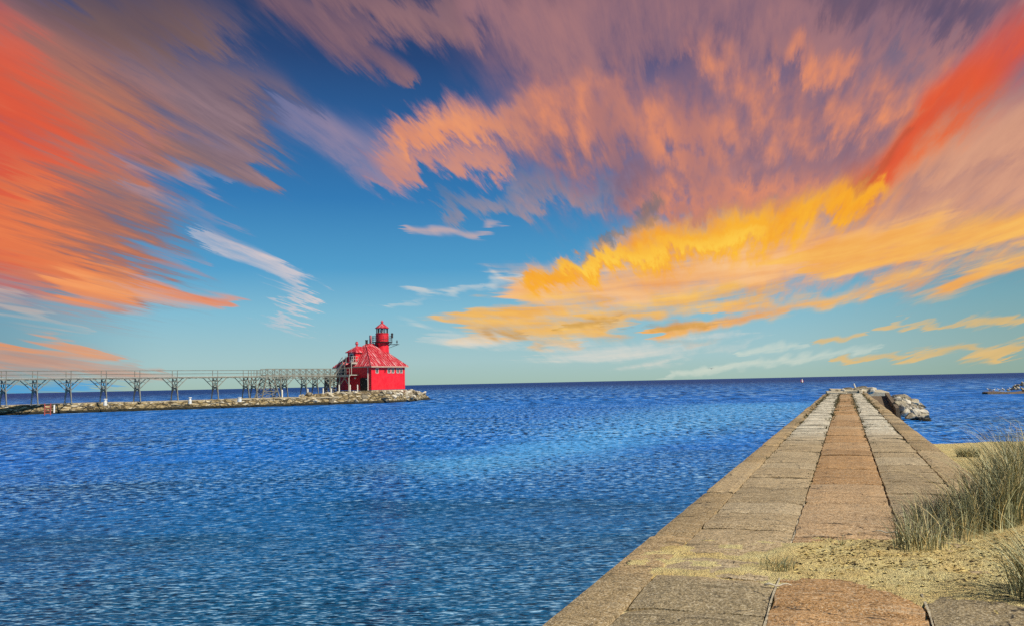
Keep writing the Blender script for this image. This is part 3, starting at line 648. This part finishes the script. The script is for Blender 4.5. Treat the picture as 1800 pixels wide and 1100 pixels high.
# ------------------------------------------------------------------ lighthouse
LH = thing('lighthouse', lw(0, 0, BASE), 'bright red lighthouse, hipped house with round lantern tower, on the rocky pier tip', 'lighthouse', lang)
def make_lighthouse():
    e = HS
    mb = MB(); mb.box((0, 0, -.35), (2*e+.5, 2*e+.5, .9)); mb.build('plinth', M['pale'], LH)
    EZ = 4.25; RZ = 8.15; ov = .48
    mb = MB(); mb.box((0, 0, .1+EZ/2), (2*e, 2*e, EZ-.2))
    # thin pilaster boards at corners
    wall = mb.build('wall', M['red'], LH)
    for sx, sy in ((-1,-1), (1,-1), (-1,1), (1,1)): t_ = MB(); t_.box((sx*(e-.10), sy*(e-.10), .1+EZ/2), (.26, .26, EZ-.21)); t_.build('corner_board', M['red'], wall)
    # hipped roof with standing seams, ridge along u
    g = e+ov; a = MB(); rl = 1.1; z0 = EZ-.08
    vs = [(-g,-g,z0), (g,-g,z0), (g,g,z0), (-g,g,z0), (-rl,0,RZ), (rl,0,RZ), (-g,-g,z0-.16), (g,-g,z0-.16), (g,g,z0-.16), (-g,g,z0-.16)]
    a.add(vs, [(0,1,5,4), (1,2,5), (2,3,4,5), (3,0,4), (6,7,1,0), (7,8,2,1), (8,9,3,2), (9,6,0,3), (9,8,7,6)])
    roof = a.build('roof', M['redroof'], LH)
    sb = MB()
    def seam(p, q): 
        sb.bar(Vector(p)+Vector((0,0,.03)), Vector(q)+Vector((0,0,.03)), .05, .07)
    k = -g+.5
    while k < g:
        for sg in (-1, 1):
            zt = lambda d: z0+(RZ-z0)*d                     # d 0 at eave, 1 at ridge
            d = 1.0 if abs(k) <= rl else (g-abs(k))/(g-rl)
            seam((k, sg*g, z0), (k, sg*g*(1-d), zt(d)))
            d2 = (g-abs(k))/g
            seam((sg*g, k, z0), (sg*(g-(g-rl)*d2), k, zt(d2)))
        k += .58
    sb.build('seam', M['redroof'], roof)
    hb = MB()
    for sx in (-1, 1):
        for sy in (-1, 1): hb.bar((sx*g, sy*g, z0+.02), (sx*rl, 0, RZ+.03), .14, .10)
    hb.bar((-rl, 0, RZ+.03), (rl, 0, RZ+.03), .14, .1); hb.build('ridge_cap', M['redroof'], roof)
    tr = MB()
    for sx, sy in ((1,0), (-1,0), (0,1), (0,-1)):
        if sx: tr.box((sx*(g+.03), 0, z0-.10), (.06, 2*g+.12, .2))
        else: tr.box((0, sy*(g+.03), z0-.10), (2*g, .06, .2))
    tr.build('fascia', paint('fascia_paint', lin(196, 170, 150), lin(150, 60, 60), .5), roof)
    # windows on the bright face (v = -e)
    for fr, w, h in ((.16,.56,.72), (.40,.3,.4), (.51,.56,.72), (.63,.56,.72), (.78,.56,.72), (.89,.56,.72)):
        u = -e+2*e*fr; z = 3.42; y = -e
        f = MB(); b = .065
        for c, s_ in (((u, y-.03, z+h/2+b/2), (w+2*b, .08, b)), ((u, y-.03, z-h/2-b/2), (w+2*b, .12, b)), ((u-w/2-b/2, y-.03, z), (b, .08, h)), ((u+w/2+b/2, y-.03, z), (b, .08, h)), ((u, y-.02, z), (.05, .05, h))): f.box(c, s_)
        fo = f.build('window', M['white'] if fr != .40 else M['red'], LH)
        p_ = MB(); p_.box((u, y-.004, z), (w, .02, h)); p_.build('pane', M['glass'], fo)
    # left face (u = -e): upper door with white frame, lower double door, downpipe, lamp
    def door(v, z, w, h, frm, leaf, name='door'):
        d = MB(); d.box((-e-.02, v, z+h/2), (.06, w, h)); do = d.build(name, leaf, LH)
        f = MB(); f.box((-e-.05, v-w/2-.07, z+h/2), (.12, .14, h)); f.box((-e-.05, v+w/2+.07, z+h/2), (.12, .14, h)); f.box((-e-.05, v, z+h+.07), (.12, w+.28, .14)); f.build('frame', frm, do)
        f = MB(); f.box((-e-.075, v+w*.36, z+h*.48), (.05, .05, .14)); f.build('handle', M['white'], do)
    door(2.35, CATZ-BASE+.05, .95, 1.65, M['white'], M['glass'], 'upper_door'); door(-2.5, .1, 1.5, 2.0, M['dark'], M['dark'])
    w_ = MB(); w_.box((-e-.03, 3.5, 3.3), (.06, .7, .9)); wo = w_.build('window', M['white'], LH); w_ = MB(); w_.box((-e-.065, 3.5, 3.3), (.02, .54, .74)); w_.build('pane', M['glass'], wo)
    d = MB(); d.cyl((-e-.12, -3.45, 0), (-e-.12, -3.45, EZ-.2), .07, None, 8); d.cyl((-e-.12, -3.45, 1.9), (-e-.12, -3.0, 2.0), .06, None, 8); d.build('downpipe', M['white'], LH)
    d = MB(); d.lathe([(.02,-.2), (.16,-.16), (.18,0), (.10,.12), (.03,.16)], (-e-.28, -.6, 2.25), 10); d.bar((-e, -.6, 2.42), (-e-.28, -.6, 2.40), .04); d.build('wall_lamp', M['white'], LH)
    # arched hood above upper door
    d = MB(); rg_ = []
    for x in (-e-.9, -e): rg_.append([(x, 2.35+1.0*math.cos(math.pi*i/10), EZ-.02+.55*math.sin(math.pi*i/10)+(.3 if x > -e-.5 else 0)) for i in range(11)]+[(x, 1.35, EZ-.12), (x, 3.35, EZ-.12)][::-1])
    d.loft(rg_); d.build('door_hood', M['redroof'], LH)
    # small tank and clutter colour at foot
    # dormer on the left roof slope
    du, dv = -3.05, .75; dw = .95; zb, zt2 = 4.6, 6.75
    d = MB(); d.box((du+.6, dv, (zb+zt2)/2), (2*dw+1.0, 2*dw, zt2-zb)); do = d.build('dormer', M['red'], LH)
    gg = dw+.32; d = MB(); c0 = du+.15
    d.add([(c0-gg, dv-gg, zt2-.04), (c0+gg+.8, dv-gg, zt2-.04), (c0+gg+.8, dv+gg, zt2-.04), (c0-gg, dv+gg, zt2-.04), (c0, dv, zt2+1.0), (c0+1.2, dv, zt2+1.0), (c0-gg, dv-gg, zt2-.16), (c0+gg+.8, dv-gg, zt2-.16), (c0+gg+.8, dv+gg, zt2-.16), (c0-gg, dv+gg, zt2-.16)],
          [(0,1,5,4), (1,2,5), (2,3,4,5), (3,0,4), (6,7,1,0), (7,8,2,1), (8,9,3,2), (9,6,0,3), (9,8,7,6)]); d.build('dormer_roof', M['redroof'], do)
    d = MB(); d.box((du-.9-.02, dv-.05, 5.75), (.06, .9, 1.5)); fo = d.build('dormer_door', M['white'], do)
    d = MB(); d.box((du-.9-.055, dv-.05, 5.85), (.02, .6, 1.0)); d.build('dormer_window', M['glass'], do)
    d = MB(); d.lathe([(.17, 0), (.17, .55), (.30, .58), (.30, .72), (.2, .85), (.22, 1.0), (.05, 1.08)], (c0+.25, dv, zt2+.75), 12); d.build('vent', M['redroof'], do)
    d = MB(); d.lathe([(.22, 0), (.22, .75), (.27, .77), (.27, .9)], (-rl+.1, 0, RZ-.2), 12); d.build('chimney', M['dark'], LH)
    # tower, gallery and lantern
    tu, tv = 2.4, -.48; TZ = 8.45
    T = MB(); T.lathe([(1.22, 4.6), (1.16, TZ-.25), (1.3, TZ-.2), (1.3, TZ-.1), (1.2, TZ)], (tu, tv, 0), 28); tw = T.build('tower', M['red'], LH, smooth=False)
    G = MB(); G.lathe([(1.25, TZ-.04), (1.82, TZ+.04), (1.82, TZ+.11), (1.0, TZ+.13)], (tu, tv, 0), 28)
    for i in range(10):
        a = i*math.pi/5; G.bar((tu+1.2*math.cos(a), tv+1.2*math.sin(a), TZ-.55), (tu+1.8*math.cos(a), tv+1.8*math.sin(a), TZ), .07)
    gd = G.build('gallery_deck', M['dark'], LH)
    RL = MB(); 
    for i in range(14):
        a = i*2*math.pi/14; b = (i+1)*2*math.pi/14; P = lambda an, z: (tu+1.76*math.cos(an), tv+1.76*math.sin(an), TZ+z)
        RL.cyl(P(a, .1), P(a, 1.15), .03, None, 6)
        for z in (.5, .82, 1.15): RL.cyl(P(a, z), P(b, z), .024, None, 6)
    RL.build('gallery_railing', M['dark'], LH)
    D = MB(); D.lathe([(1.13, TZ+.13), (1.13, TZ+1.5), (1.2, TZ+1.52), (1.2, TZ+1.6), (1.0, TZ+1.62)], (tu, tv, 0), 28); D.build('watch_room', M['red'], LH)
    ln = MB(); n = 10; z0, z1 = TZ+1.6, TZ+2.55
    for i in range(n):
        a = i*2*math.pi/n; p = (tu+1.0*math.cos(a), tv+1.0*math.sin(a)); q = (tu+1.0*math.cos(a+2*math.pi/n), tv+1.0*math.sin(a+2*math.pi/n))
        ln.bar((*p, z0), (*p, z1), .09); ln.bar((*p, z0+.04), (*q, z0+.04), .08); ln.bar((*p, z1-.04), (*q, z1-.04), .08)
    lo = ln.build('lantern', M['dark'], LH)
    gl = MB(); gl.lathe([(.93, z0+.06), (.93, z1-.06)], (tu, tv, 0), n); gl.build('lantern_glass', M['lantern_glass'], lo)
    le = MB(); le.lathe([(.08, z0-.2), (.1, z0+.1), (.26, z0+.2), (.32, z0+.45), (.26, z0+.7), (.08, z0+.8)], (tu, tv, 0), 14); le.build('lens', M['white'], lo)
    lr = MB(); lr.lathe([(1.26, z1-.06), (1.28, z1+.02), (.75, z1+.45), (.22, z1+.82), (.14, z1+.9)], (tu, tv, 0), n); ro = lr.build('lantern_roof', M['redroof'], LH)
    f = MB(); f.lathe([(.10, 0), (.22, .08), (.27, .22), (.2, .38), (.06, .46), (.03, .62)], (tu, tv, z1+.86), 12); f.build('finial', M['redroof'], ro)
    # gallery equipment: tall pink panel, whip aerial, side platform with lamp
    d = MB(); q = lw(0, 0, 0); d.box((tu-1.55, tv+1.35, TZ+.55), (.3, .3, 1.5)); d.build('equipment_box', paint('faded_pink', lin(206, 120, 124), lin(180, 80, 90)), LH)
    d = MB(); d.box((tu+1.75, tv-1.45, TZ-.35), (1.1, 1.1, .08)); d.bar((tu+.9, tv-.75, TZ-.95), (tu+2.1, tv-1.75, TZ-.4), .07); d.cyl((tu+2.0, tv-1.7, TZ-.3), (tu+2.0, tv-1.7, TZ+.45), .05, None, 8); d.cyl((tu+2.0, tv-1.7, TZ+.0), (tu+2.0, tv-1.7, TZ+.3), .14, .1, 8); d.build('side_platform', M['dark'], LH)
    d = MB(); d.cyl((tu+1.4, tv-1.1, TZ+.8), (tu+1.4, tv-1.1, TZ+1.5), .18, None, 10); d.cyl((tu+1.4, tv-1.1, TZ+1.5), (tu+1.4, tv-1.1, TZ+1.7), .26, .1, 10); d.build('gallery_lamp', M['dark'], LH)
CATZ = 4.72
make_lighthouse()

# ------------------------------------------------------------------ stair and landing outside the lighthouse
def make_stair():
    root = thing('steel_stair', lw(-5.3, 1.4, BASE-.4), 'pale steel landing and stair climbing from the walkway to the lighthouse dormer', 'stairway', lang)
    off = Vector((-5.3, 1.4, BASE-.4)); L = lambda u, v, z: Vector((u, v, z))-off
    x0, x1 = -6.4, -HS-.06; mb = MB(); mb.box(L((x0+x1)/2, 1.6, CATZ-.06), (x1-x0, 5.8, .12)); mb.box(L(x0+.03, 1.6, CATZ-.24), (.1, 5.8, .24)); mb.build('landing', M['pale_steel'], root)
    for u, v in ((x0+.1, -1.0), (x0+.1, 1.2), (x0+.1, 4.3)):
        mb = MB(); mb.cyl(L(u, v, .9), L(u, v, CATZ-.12), .10, .10, 8); mb.build('post', M['pale_steel'], root)
    for a, b in (((x0+.1, 1.2, 3.0), (x0+.1, 3.0, CATZ-.1)), ((x0+.1, 1.2, 3.0), (x0+.1, -.5, CATZ-.1)), ((x0+.1, 4.3, 2.6), (x0+.1, 2.4, CATZ-.1)), ((x0+.1, -1.0, 3.0), (x0+.1, .4, CATZ-.1))):
        mb = MB(); mb.bar(L(*a), L(*b), .12); mb.build('brace', M['pale_steel'], root)
    mb = MB()
    for v in (4.4, 2.9, 1.4, -.1, -1.2): mb.cyl(L(x0+.05, v, CATZ), L(x0+.05, v, CATZ+1.05), .03, None, 6)
    for z in (.5, 1.05): mb.cyl(L(x0+.05, 4.4, CATZ+z), L(x0+.05, -1.2, CATZ+z), .03, None, 6)
    mb.build('landing_railing', M['pale_steel'], root)
    uz = CATZ+2.1; ux = -5.3
    mb = MB(); mb.box(L(-4.6, .1, uz-.05), (1.7, 1.8, .1)); mb.box(L(-4.6, -.72, uz-.16), (1.7, .08, .22)); mb.build('upper_landing', M['pale_steel'], root)
    mb = MB()
    for u in (-5.42, -4.55, -3.9): mb.cyl(L(u, -.78, uz), L(u, -.78, uz+1.0), .035, None, 6)
    for z in (.5, 1.0): mb.cyl(L(-5.42, -.78, uz+z), L(-3.9, -.78, uz+z), .03, None, 6)
    mb.cyl(L(-5.42, -.78, uz+1.0), L(-5.42, .9, uz+1.0), .03, None, 6); mb.build('upper_railing', M['pale_steel'], root)
    for v in (-.7, .9):
        mb = MB(); mb.cyl(L(-5.4, v, CATZ), L(-5.4, v, uz-.1), .06, None, 6); mb.build('post', M['pale_steel'], root)
    a0, a1 = L(ux-.1, 3.1, CATZ), L(ux-.1, 1.0, uz)
    for du in (-.4, .4):
        mb = MB(); mb.bar(a0+Vector((du, 0, 0)), a1+Vector((du, 0, 0)), .08, .24); mb.build('stringer', M['pale_steel'], root)
        mb = MB(); mb.bar(a0+Vector((du, 0, .95)), a1+Vector((du, 0, .95)), .06); mb.bar(a0+Vector((du, 0, 0)), a0+Vector((du, 0, .95)), .06); mb.bar(a1+Vector((du, 0, 0)), a1+Vector((du, 0, .95)), .06); mb.build('handrail', M['pale_steel'], root)
    mb = MB()
    for k in range(11): mb.box(a0.lerp(a1, (k+.5)/11), (.76, .22, .04))
    mb.build('tread', M['pale_steel'], root)
make_stair()

# ------------------------------------------------------------------ elevated walkway
CA = at_y(-14, 664.6, 107); CB = lw(-6.4, 2.6, 0); CA.z = 0; CB.z = 0
cdv = (CB-CA).normalized(); CLEN = (CB-CA).length; cang = math.atan2(cdv.y, cdv.x)
def cat_x(px):                           # walkway chainage whose ground trace shows at this photo column
    d = ray(px, 690); k = d.x/d.y        # CA.x + c*cdv.x = k*(CA.y + c*cdv.y)
    return (k*CA.y-CA.x)/(cdv.x-k*cdv.y)
WK = thing('elevated_walkway', CA, 'long iron catwalk on arched trestles leading across the far pier to the red lighthouse', 'walkway', cang)
def make_walkway():
    W = .62; top = CATZ; low = lambda x: 4.60+(top-4.60)*min(1, max(0, x/CLEN))
    xT = cat_x(463)
    mb = MB(); n = 30
    for i in range(n):
        a, b = CLEN*i/n, CLEN*(i+1)/n; mb.bar((a, 0, low(a)-.03), (b+.0, 0, low(b)-.03), 2*W, .05)
    mb.build('deck', M['pale_steel'], WK)
    for sy in (-1, 1):
        mb = MB()
        for i in range(n):
            a, b = CLEN*i/n, CLEN*(i+1)/n; mb.bar((a, sy*(W-.05), low(a)-.17), (b, sy*(W-.05), low(b)-.14), .08, .15)
        for i in range(int(CLEN/1.1)): mb.box((i*1.1, sy*(W-.05), low(i*1.1)-.25), (.42, .07, .07))
        mb.build('girder', M['steel'], WK)
    bents = [6, 61, 120, 182, 241, 307, 378, 432, 446, 489, 500, 534, 554, 575]
    H0 = 1.22
    for k, px in enumerate(bents):
        x = cat_x(px); z1 = low(x)-.08; za = 2.95+.03*k*.5          # arch crown height
        mb = MB(); h = .50
        # arch between the legs, cross tie, short posts to the deck
        pts = [(.56*math.cos(math.pi*i/8), za-.72+.62*math.sin(math.pi*i/8)) for i in range(9)]
        for i in range(8): mb.bar((x, pts[i][0], pts[i][1]), (x, pts[i+1][0], pts[i+1][1]), .12)
        mb.bar((x, -.58, za), (x, .58, za), .13, .16); mb.bar((x, -.55, z1-.5), (x, .55, z1-.5), .08)
        mb.bar((x, -.5, za), (x, .5, z1-.1), .06); mb.bar((x, .5, za), (x, -.5, z1-.1), .06)
        tr = mb.build('trestle', M['steel'], WK)
        for sy in (-1, 1):
            m2 = MB(); m2.bar((x, sy*.86, H0-.1), (x, sy*.58, za), .125); m2.bar((x, sy*.58, za-.05), (x, sy*.55, z1), .10); m2.box((x, sy*.87, H0+.03), (.34, .34, .1)); m2.build('leg', M['steel'], tr)
            for sx in (-1, 1):
                if px in (432, 446, 489, 500) and sx*(1 if px in (432, 489) else -1) > 0: reach = .9
                else: reach = 1.75
                m2 = MB(); m2.bar((x+sx*.05, sy*.57, za+.02), (x+sx*reach, sy*.56, z1-.06), .08); m2.bar((x, sy*.56, (za+z1)/2+.25), (x+sx*reach*.55, sy*.56, (za+z1)/2+.05), .06); m2.build('knee_brace', M['steel'], tr)
        if x < xT:
            for sy in (-1, 1):
                m2 = MB(); m2.cyl((x, sy*W, z1-.1), (x, sy*W, z1+.98), .045, None, 6); m2.build('rail_post', M['steel'], WK)
    for px in (451, 457, 463):
        x = cat_x(px)
        for sy in (-1, 1): m2 = MB(); m2.cyl((x, sy*W, low(x)-.1), (x, sy*W, low(x)+.9), .045, None, 6); m2.build('rail_post', M['steel'], WK)
    for sy in (-1, 1):
        for dz in (.40, .86):
            mb = MB()
            for i in range(20): a, b = xT*i/20, xT*(i+1)/20; mb.cyl((a, sy*W, low(a)+dz), (b, sy*W, low(b)+dz), .028, None, 5)
            mb.build('rail_wire', M['steel'], WK)
        # lattice parapet of the bridge span
        mb = MB(); np_ = 11
        a, b = xT, CLEN; mb.bar((a, sy*W, low(a)+1.05), (b, sy*W, low(b)+1.05), .10); mb.bar((a, sy*W, low(a)+.1), (b, sy*W, low(b)+.1), .11); mb.bar((a, sy*W, low(a)-.42), (b, sy*W, low(b)-.42), .10)
        for i in range(np_+1):
            q = a+(b-a)*i/np_; mb.bar((q, sy*W, low(q)-.42), (q, sy*W, low(q)+1.05), .08)
            if i < np_:
                r_ = a+(b-a)*(i+1)/np_; mb.bar((q, sy*W, low(q)+.1), (r_, sy*W, low(r_)+1.0), .05); mb.bar((q, sy*W, low(q)+1.0), (r_, sy*W, low(r_)+.1), .05)
        mb.build('lattice_railing', M['steel'], WK)
    # braced towers carrying the bridge span
    for px, wb, wt in ((470, 1.75, .75), (584, .95, .95)):
        x = cat_x(px); z1 = low(x)-.42; mb = MB(); c = {}
        for sx in (-1, 1):
            for sy in (-1, 1):
                A = Vector((x+sx*wb, sy*(.6+.3*(wb > 1)), 1.2)); B = Vector((x+sx*wt, sy*.58, z1)); c[sx, sy] = (A, B); mb.bar(A, B, .15)
        for sx, sy, tx, ty in ((-1,-1,1,-1), (-1,1,1,1), (-1,-1,-1,1), (1,-1,1,1)):
            A, B = c[sx, sy]; C_, D_ = c[tx, ty]
            for q0, q1 in ((0, .34), (.34, .68), (.68, 1)): mb.bar(A.lerp(B, q0), C_.lerp(D_, q1), .07); mb.bar(C_.lerp(D_, q0), A.lerp(B, q1), .07); mb.bar(A.lerp(B, q1), C_.lerp(D_, q1), .09)
        mb.build('braced_tower', M['steel'], WK)
make_walkway()
# small fixtures on the far pier
def white_post(px, py, Y, h, r, lab, grp=None):
    p = at_y(px, py, Y); mb = MB(); mb.lathe([(r*1.15, -.6), (r, .1), (r*.92, h-.1), (r*.7, h), (.02, h+.03)], (0, 0, 0), 10); o = mb.build('mooring_post', M['white'], smooth=False); o.location = p; tag(o, lab, 'post', grp)
G_ = 'white posts under the lattice walkway span'
for px, py, Y, lab in ((496, 697, 138, 'slim white post under the walkway span, second trestle pair from its braced tower'), (541, 695, 142, 'tall white post under the walkway span, midway to the lighthouse'), (568, 694, 143, 'white post left of the last two white posts before the lighthouse'), (582, 694, 144, 'white post at the foot of the last braced tower beside the lighthouse')):
    white_post(px, py, Y, 1.1, .12, lab, G_)
for px, py, Y, lab in ((596, 690, 147.5, 'white bar post at the far left corner of the lighthouse base'), (615.5, 690, 147, 'white bar post below the landing of the lighthouse stair'), (628.5, 690, 147, 'white bar post at the lighthouse foot, below the wall lamp')):
    white_post(px, py, Y, 1.35, .10, lab, 'bar posts in front of the lighthouse left wall')
def bollard(px, py, Y, w, h, lab):
    p = at_y(px, py, Y); mb = MB(); mb.lathe([(w*.5, -.4), (w*.5, .05), (w*.36, .12), (w*.36, h*.7), (w*.55, h*.78), (w*.55, h), (.03, h+.02)], (0, 0, 0), 12); o = mb.build('bollard', M['white']); o.location = p; tag(o, lab, 'bollard')
bollard(185, 706.5, 114.5, .44, .46, 'white bollard on the far pier beside the fourth trestle from the photo edge')
bollard(334, 703.5, 121, .44, .46, 'white bollard standing alone on the far pier between two wide spaced trestles')
bollard(421, 700.5, 126, .6, .26, 'low wide white bollard on the far pier before the close pair of trestles')
def ladder():
    p = at_y(83, 729, 107.6); root = thing('red_ladder', p, 'short faded red ladder fixed to the far pier face beside a white stain', 'ladder', fang)
    for dx in (-.32, .32):
        mb = MB(); mb.box((dx, -.25, .72), (.12, .1, 1.4)); mb.build('side_rail', M['faded'], root)
    for z in (.25, .55, .85, 1.15): mb = MB(); mb.box((0, -.25, z), (.56, .07, .08)); mb.build('rung', M['faded'], root)
    mb = MB(); mb.box((.72, -.2, .75), (.16, .12, .95)); tag(mb.build('marker_board', M['white'], root), 'white board beside the ladder')
ladder()
# ------------------------------------------------------------------ far right breakwater tip
def tip():
    p = at_z(1772, 691.5, 0)
    mb = MB(); rings = []
    for k in range(7):
        f = k/6; w = .9*(1-.0*f)*(.5+.5*math.sin(math.pi*min(1, f*1.5+.12))); rings.append([(-3.0+f*9, -w*1.2, -.6), (-3.0+f*9, w*1.4, -.6), (-3.0+f*9, w*1.2, .30+.1*math.sin(k*2)), (-3.0+f*9, -w, .26+.08*math.sin(k*3))])
    mb.loft(rings); o = mb.build('breakwater', M['brown']); o.location = p; tag(o, 'low dark breakwater tip at the far right with gulls on it', 'breakwater')
    for k in range(28):
        f = rr.random(); x = .25+f*4.6; q = Vector((p.x+x, p.y+rr.uniform(-.6, 1.4), .15+min(1.25, .8*(x-.2))*rr.uniform(.15, 1)))
        rock(q, rr.uniform(.24, .42), 'pale boulder piled on the far right breakwater tip behind the gulls', 'boulders piled on the far right breakwater')
    return p
tipp = tip()
def bird(name, p, ang, s, label, cat, grp=None, flying=False):
    root = thing(name, p, label, cat, ang, grp); mb = MB(); rings = []
    prof = [(-.30,.16,.01,.008), (-.22,.17,.035,.03), (-.10,.18,.075,.075), (.03,.19,.095,.10), (.13,.22,.075,.085), (.17,.28,.045,.045), (.19,.33,.05,.05), (.23,.345,.042,.045), (.255,.34,.016,.018), (.30,.33,.004,.005)]
    if flying: prof = [(-.30,.2,.03,.008), (-.2,.2,.04,.03), (-.05,.2,.075,.07), (.08,.2,.07,.07), (.17,.21,.045,.045), (.22,.21,.045,.045), (.26,.21,.016,.018), (.31,.205,.004,.005)]
    for x, z, w, h in prof: rings.append([(x*s, w*math.cos(6.283*i/10)*s, (z+h*math.sin(6.283*i/10))*s) for i in range(10)])
    mb.loft(rings); mb.build('body', M['bird_white'] if not flying else M['bird_grey'], root, smooth=True)
    for sy in (-1, 1):
        w = MB()
        if flying:
            a = [(.09,.05,.21), (.10,.32,.36), (.0,.66,.28)]; b = [(-.1,.05,.2), (-.06,.32,.35), (-.06,.68,.27)]
            vs = [(x*s, sy*y*s, z*s) for x, y, z in a+b]+[(x*s, sy*y*s, (z+.015)*s) for x, y, z in a+b]
            w.add(vs, [(0,1,4,3), (1,2,5,4), (6,9,10,7), (7,10,11,8), (0,6,7,1), (1,7,8,2), (3,4,10,9), (4,5,11,10), (2,8,11,5), (0,3,9,6)])
        else:
            rg_ = []
            for x, z, ww, h in ((-.34,.18,.006,.008), (-.22,.195,.018,.03), (-.05,.21,.025,.065), (.08,.21,.02,.05), (.12,.2,.006,.015)):
                rg_.append([(x*s, (sy*.082+ww*math.cos(6.283*i/8))*s, (z+h*math.sin(6.283*i/8))*s) for i in range(8)])
            w.loft(rg_)
            l = MB(); l.cyl((.0, sy*.035*s, 0), (.0, sy*.035*s, .12*s), .009*s, None, 6); l.box((.03*s, sy*.035*s, .006*s), (.07*s, .05*s, .012*s)); l.build('leg', M['beak'], root)
        w.build('wing', M['bird_grey'], root, smooth=not flying)
for px, dy, a, s, lab in ((1739.5, 0, 2.6, 1.25, 'white gull standing at the outer tip of the far right breakwater'), (1747, .3, .3, 1.0, 'white gull sitting next to the outermost gull on the breakwater'), (1757.5, .1, 3.0, 1.1, 'white gull on the breakwater, middle of the row'), (1764, .4, 1.6, 1.2, 'white gull on the breakwater facing away from the water edge'), (1778.5, .2, 2.2, 1.3, 'white gull standing where the breakwater boulders begin')):
    q = at_y(px, 690, tipp.y+dy); q.z = .34; bird('gull', q, a, s, lab, 'gull', 'gulls on the far right breakwater')
bird('flying_gull', at_y(1250.5, 649, 170), .9, .9, 'small dark gull gliding low over the lake horizon', 'gull', None, True)
def buoy():
    p = at_z(1410, 672.3, 0); root = thing('buoy', p, 'small white and red buoy far out on the lake near the pier end', 'buoy')
    mb = MB(); mb.lathe([(.3, -.5), (.62, -.3), (.66, .18), (.5, .3), (.1, .34)], (0, 0, 0), 16); mb.build('float', M['dark'], root, smooth=False)
    mb = MB(); mb.lathe([(.46, .3), (.42, .6), (.26, 1.5), (.2, 1.9), (.03, 1.92)], (0, 0, 0), 12); mb.build('tower', M['white'], root)
    mb = MB(); mb.box((-.5, 0, .95), (.14, .3, 1.2)); mb.box((.5, 0, .8), (.14, .3, .9)); mb.build('side_board', M['red'], root)
    mb = MB(); mb.lathe([(.12, 1.9), (.14, 2.1), (.03, 2.18)], (0, 0, 0), 10); mb.build('lamp', M['dark'], root)
buoy()
scn.render.engine = 'CYCLES'; scn.cycles.max_bounces = 6; scn.cycles.diffuse_bounces = 2; scn.cycles.glossy_bounces = 2; scn.cycles.use_denoising = False
vs_ = scn.view_settings; vs_.view_transform = 'Standard'; vs_.look = 'None'; vs_.exposure = 0; vs_.gamma = 1
